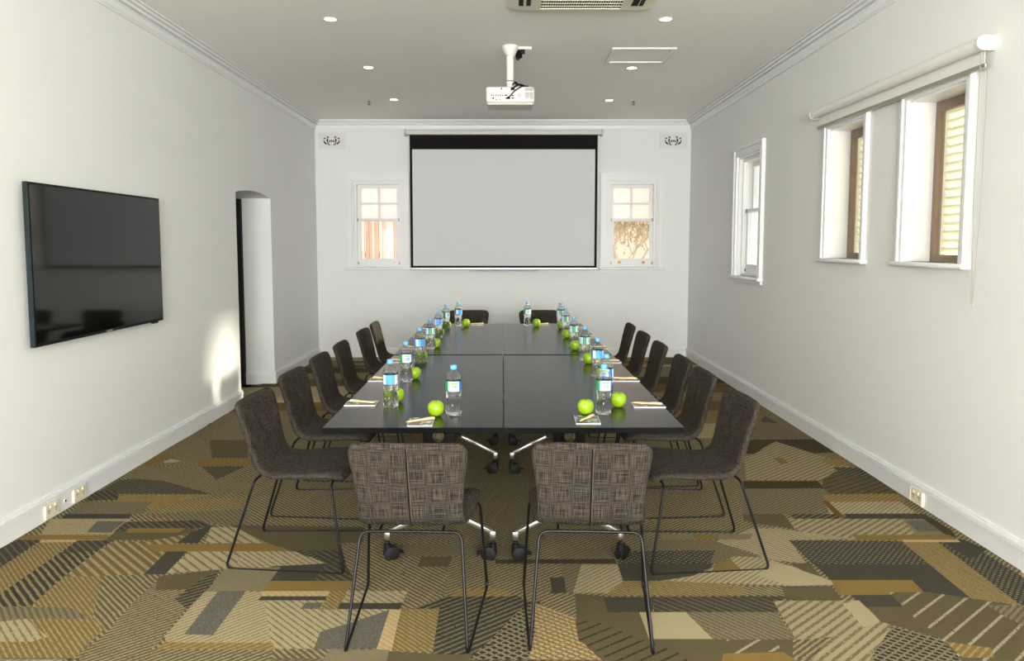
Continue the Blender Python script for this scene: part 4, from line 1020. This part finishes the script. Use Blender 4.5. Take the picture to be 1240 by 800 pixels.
for i, (x, y, r) in enumerate(((0.476, 3.67, -0.5), (0.508, 4.31, -2.3), (0.497, 4.93, 1.0), (0.486, 5.62, 1.0), (0.479, 6.36, 1.0), (0.475, 6.94, 1.1))):
    bottle(x, y, r, 'clear water bottle on the right side of the table, %s from the near end' % seat[i])
bottle(-0.468, 7.03, -1.9, 'clear water bottle at the far end of the table, left one')
bottle(0.175, 7.06, 0.2, 'clear water bottle at the far end of the table, right one')

# ------------------------------------------------------------------ apples
def apple_mat():
    m = mat('green_apple_skin', (160, 196, 22), 0.28, var=0.0); nt = m.node_tree; k = NT(m); b = nt.nodes['Principled BSDF']
    tc = k.n('ShaderNodeTexCoord'); n = k.n('ShaderNodeTexNoise'); n.inputs['Scale'].default_value = 30; k.l(tc.outputs['Object'], n.inputs['Vector'])
    n2 = k.n('ShaderNodeTexNoise'); n2.inputs['Scale'].default_value = 260; k.l(tc.outputs['Object'], n2.inputs['Vector'])
    c = k.mix(n.outputs['Fac'], s2l((104, 150, 12)), s2l((152, 182, 30))); c = k.mix(k.m('GREATER_THAN', n2.outputs['Fac'], 0.68), c, s2l((190, 206, 90)))
    k.l(c, b.inputs['Base Color']); b.inputs['Subsurface Weight'].default_value = 0.0; return m
APM = apple_mat(); STEM = mat('apple_stem', (84, 62, 34), 0.8)
def make_apple():
    t = thing('green_apple', '', 'apple'); bm = bmesh.new()
    pr = [(0.006, 0.003), (0.003, 0.008), (0.001, 0.014), (0.0035, 0.020), (0.010, 0.0275), (0.019, 0.033), (0.030, 0.0362), (0.041, 0.0368), (0.051, 0.0345), (0.060, 0.029), (0.0655, 0.022), (0.0675, 0.016), (0.0665, 0.010), (0.062, 0.005), (0.058, 0.002)]
    lathe(bm, pr, 32, flute=lambda z, a: 0.018 * math.cos(5 * a) * (1 - z / 0.09)); link_mesh('flesh', bm, APM, t, smooth=True)
    bm = bmesh.new(); tube(bm, [(0, 0, 0.057), (0.001, 0, 0.065), (0.004, 0.001, 0.074)], 0.0014, 6); link_mesh('stem', bm, STEM, t, smooth=True)
    return t
aproto = make_apple(); aused = [False]
def apple(x, y, r, label, k=1.0):
    c = aproto if not aused[0] else copy_tree(aproto); aused[0] = True
    c.location = (x, y, ZT - 0.0008); c.rotation_euler = (0, 0, r); c.scale = (k, k, k); c['label'] = label; c['group'] = 'green apples on the meeting table'
apple(-0.322, 3.31, 0, 'shiny green apple beside the left bottle at the near end')
apple(0.343, 3.34, 1, 'shiny green apple left of the right bottle at the near end')
for i, (x, y) in enumerate(((-0.540, 3.62), (-0.530, 4.24), (-0.566, 4.92), (-0.535, 5.56), (-0.565, 6.23), (-0.555, 6.84))):
    apple(x, y, i * 1.3, 'green apple behind the left side bottle, %s from the near end' % seat[i], 0.97)
for i, (x, y) in enumerate(((0.512, 3.50), (0.530, 4.24), (0.510, 4.80), (0.478, 5.42), (0.474, 6.12), (0.472, 6.80))):
    apple(x, y, i * 1.7, 'green apple beside the right side bottle that is %s from the near end' % seat[i], 1.0)
apple(-0.395, 7.00, 2, 'green apple beside the left bottle at the far end')
apple(0.258, 7.00, 3, 'green apple beside the right bottle at the far end')

# ------------------------------------------------------------------ notepads and pens
def pad_mat():
    m = mat('printed_pad_cover', (70, 70, 72), 0.35); k = NT(m); b = m.node_tree.nodes['Principled BSDF']
    tc = k.n('ShaderNodeTexCoord'); n = k.n('ShaderNodeTexNoise'); n.inputs['Scale'].default_value = 42; n.inputs['Detail'].default_value = 3; k.l(tc.outputs['Object'], n.inputs['Vector'])
    f = k.m('GREATER_THAN', n.outputs['Fac'], 0.56); c = k.mix(f, s2l((66, 66, 66)), s2l((176, 176, 176))); k.l(c, b.inputs['Base Color']); return m
PADM = pad_mat(); PAPER = mat('paper_white', (205, 203, 208), 0.6); WOOD = mat('pale_wood_pen', (218, 194, 144), 0.5, var=0.08)
def make_pad():
    t = thing('notepad', '', 'notepad'); bm = bmesh.new(); box(bm, -0.0525, 0.0525, -0.074, 0.074, 0, 0.0045); link_mesh('pages', bm, PAPER, t)
    bm = bmesh.new(); box(bm, -0.050, 0.050, -0.071, 0.071, 0.0045, 0.0050); link_mesh('printed_cover', bm, PADM, t); return t
def make_pen():
    t = thing('wooden_pen', '', 'pen'); M = Matrix.Rotation(PI / 2, 4, 'Y')
    bm = bmesh.new(); lathe(bm, [(-0.062, 0.0044), (0.045, 0.0046), (0.047, 0.0052), (0.062, 0.0052), (0.065, 0.004)], 12, M); link_mesh('barrel', bm, WOOD, t, smooth=True)
    bm = bmesh.new(); lathe(bm, [(-0.074, 0.0008), (-0.070, 0.0018), (-0.062, 0.0042)], 12, M); link_mesh('tip', bm, mat('pen_tip', (200, 170, 120), 0.3), t, smooth=True)
    bm = bmesh.new(); box(bm, 0.018, 0.058, -0.0015, 0.0015, 0.0052, 0.0066); link_mesh('clip', bm, WOOD, t); return t
pads = [(-0.373, 3.185, 0.03, 0, 35, 'at the near end of the table, left one'), (0.338, 3.222, -0.03, 0, 58, 'at the near end of the table, right one')]
for i, y in enumerate((3.565, 4.20, 4.87, 5.52, 6.20, 6.85)): pads.append((-0.70 - 0.005 * (i > 0), y, PI / 2 + 0.02, 0, 160 - 3 * i, 'on the left side, %s from the near end' % seat[i]))
for i, y in enumerate((3.525, 4.20, 4.86, 5.52, 6.16, 6.80)): pads.append((0.655 - 0.004 * i, y, PI / 2, 0, -14 + 3 * i, 'on the right side, %s from the near end' % seat[i]))
pads += [(-0.30, 7.15, 0, 0, 20, 'at the far end of the table, left one'), (0.32, 7.13, 0, 0, 30, 'at the far end of the table, right one')]
pp, pe = make_pad(), make_pen()
for i, (x, y, r, _, pa, where) in enumerate(pads):
    a = pp if i == 0 else copy_tree(pp); b = pe if i == 0 else copy_tree(pe)
    a.location = (x, y, ZT); a.rotation_euler = (0, 0, r); a['label'] = 'small printed notepad ' + where; a['group'] = 'notepads on the meeting table'
    b.location = (x, y + 0.005, ZT + 0.0103); b.rotation_euler = (0, 0, math.radians(pa)); b['label'] = 'wooden pen on the notepad ' + where; b['group'] = 'wooden pens on the notepads'
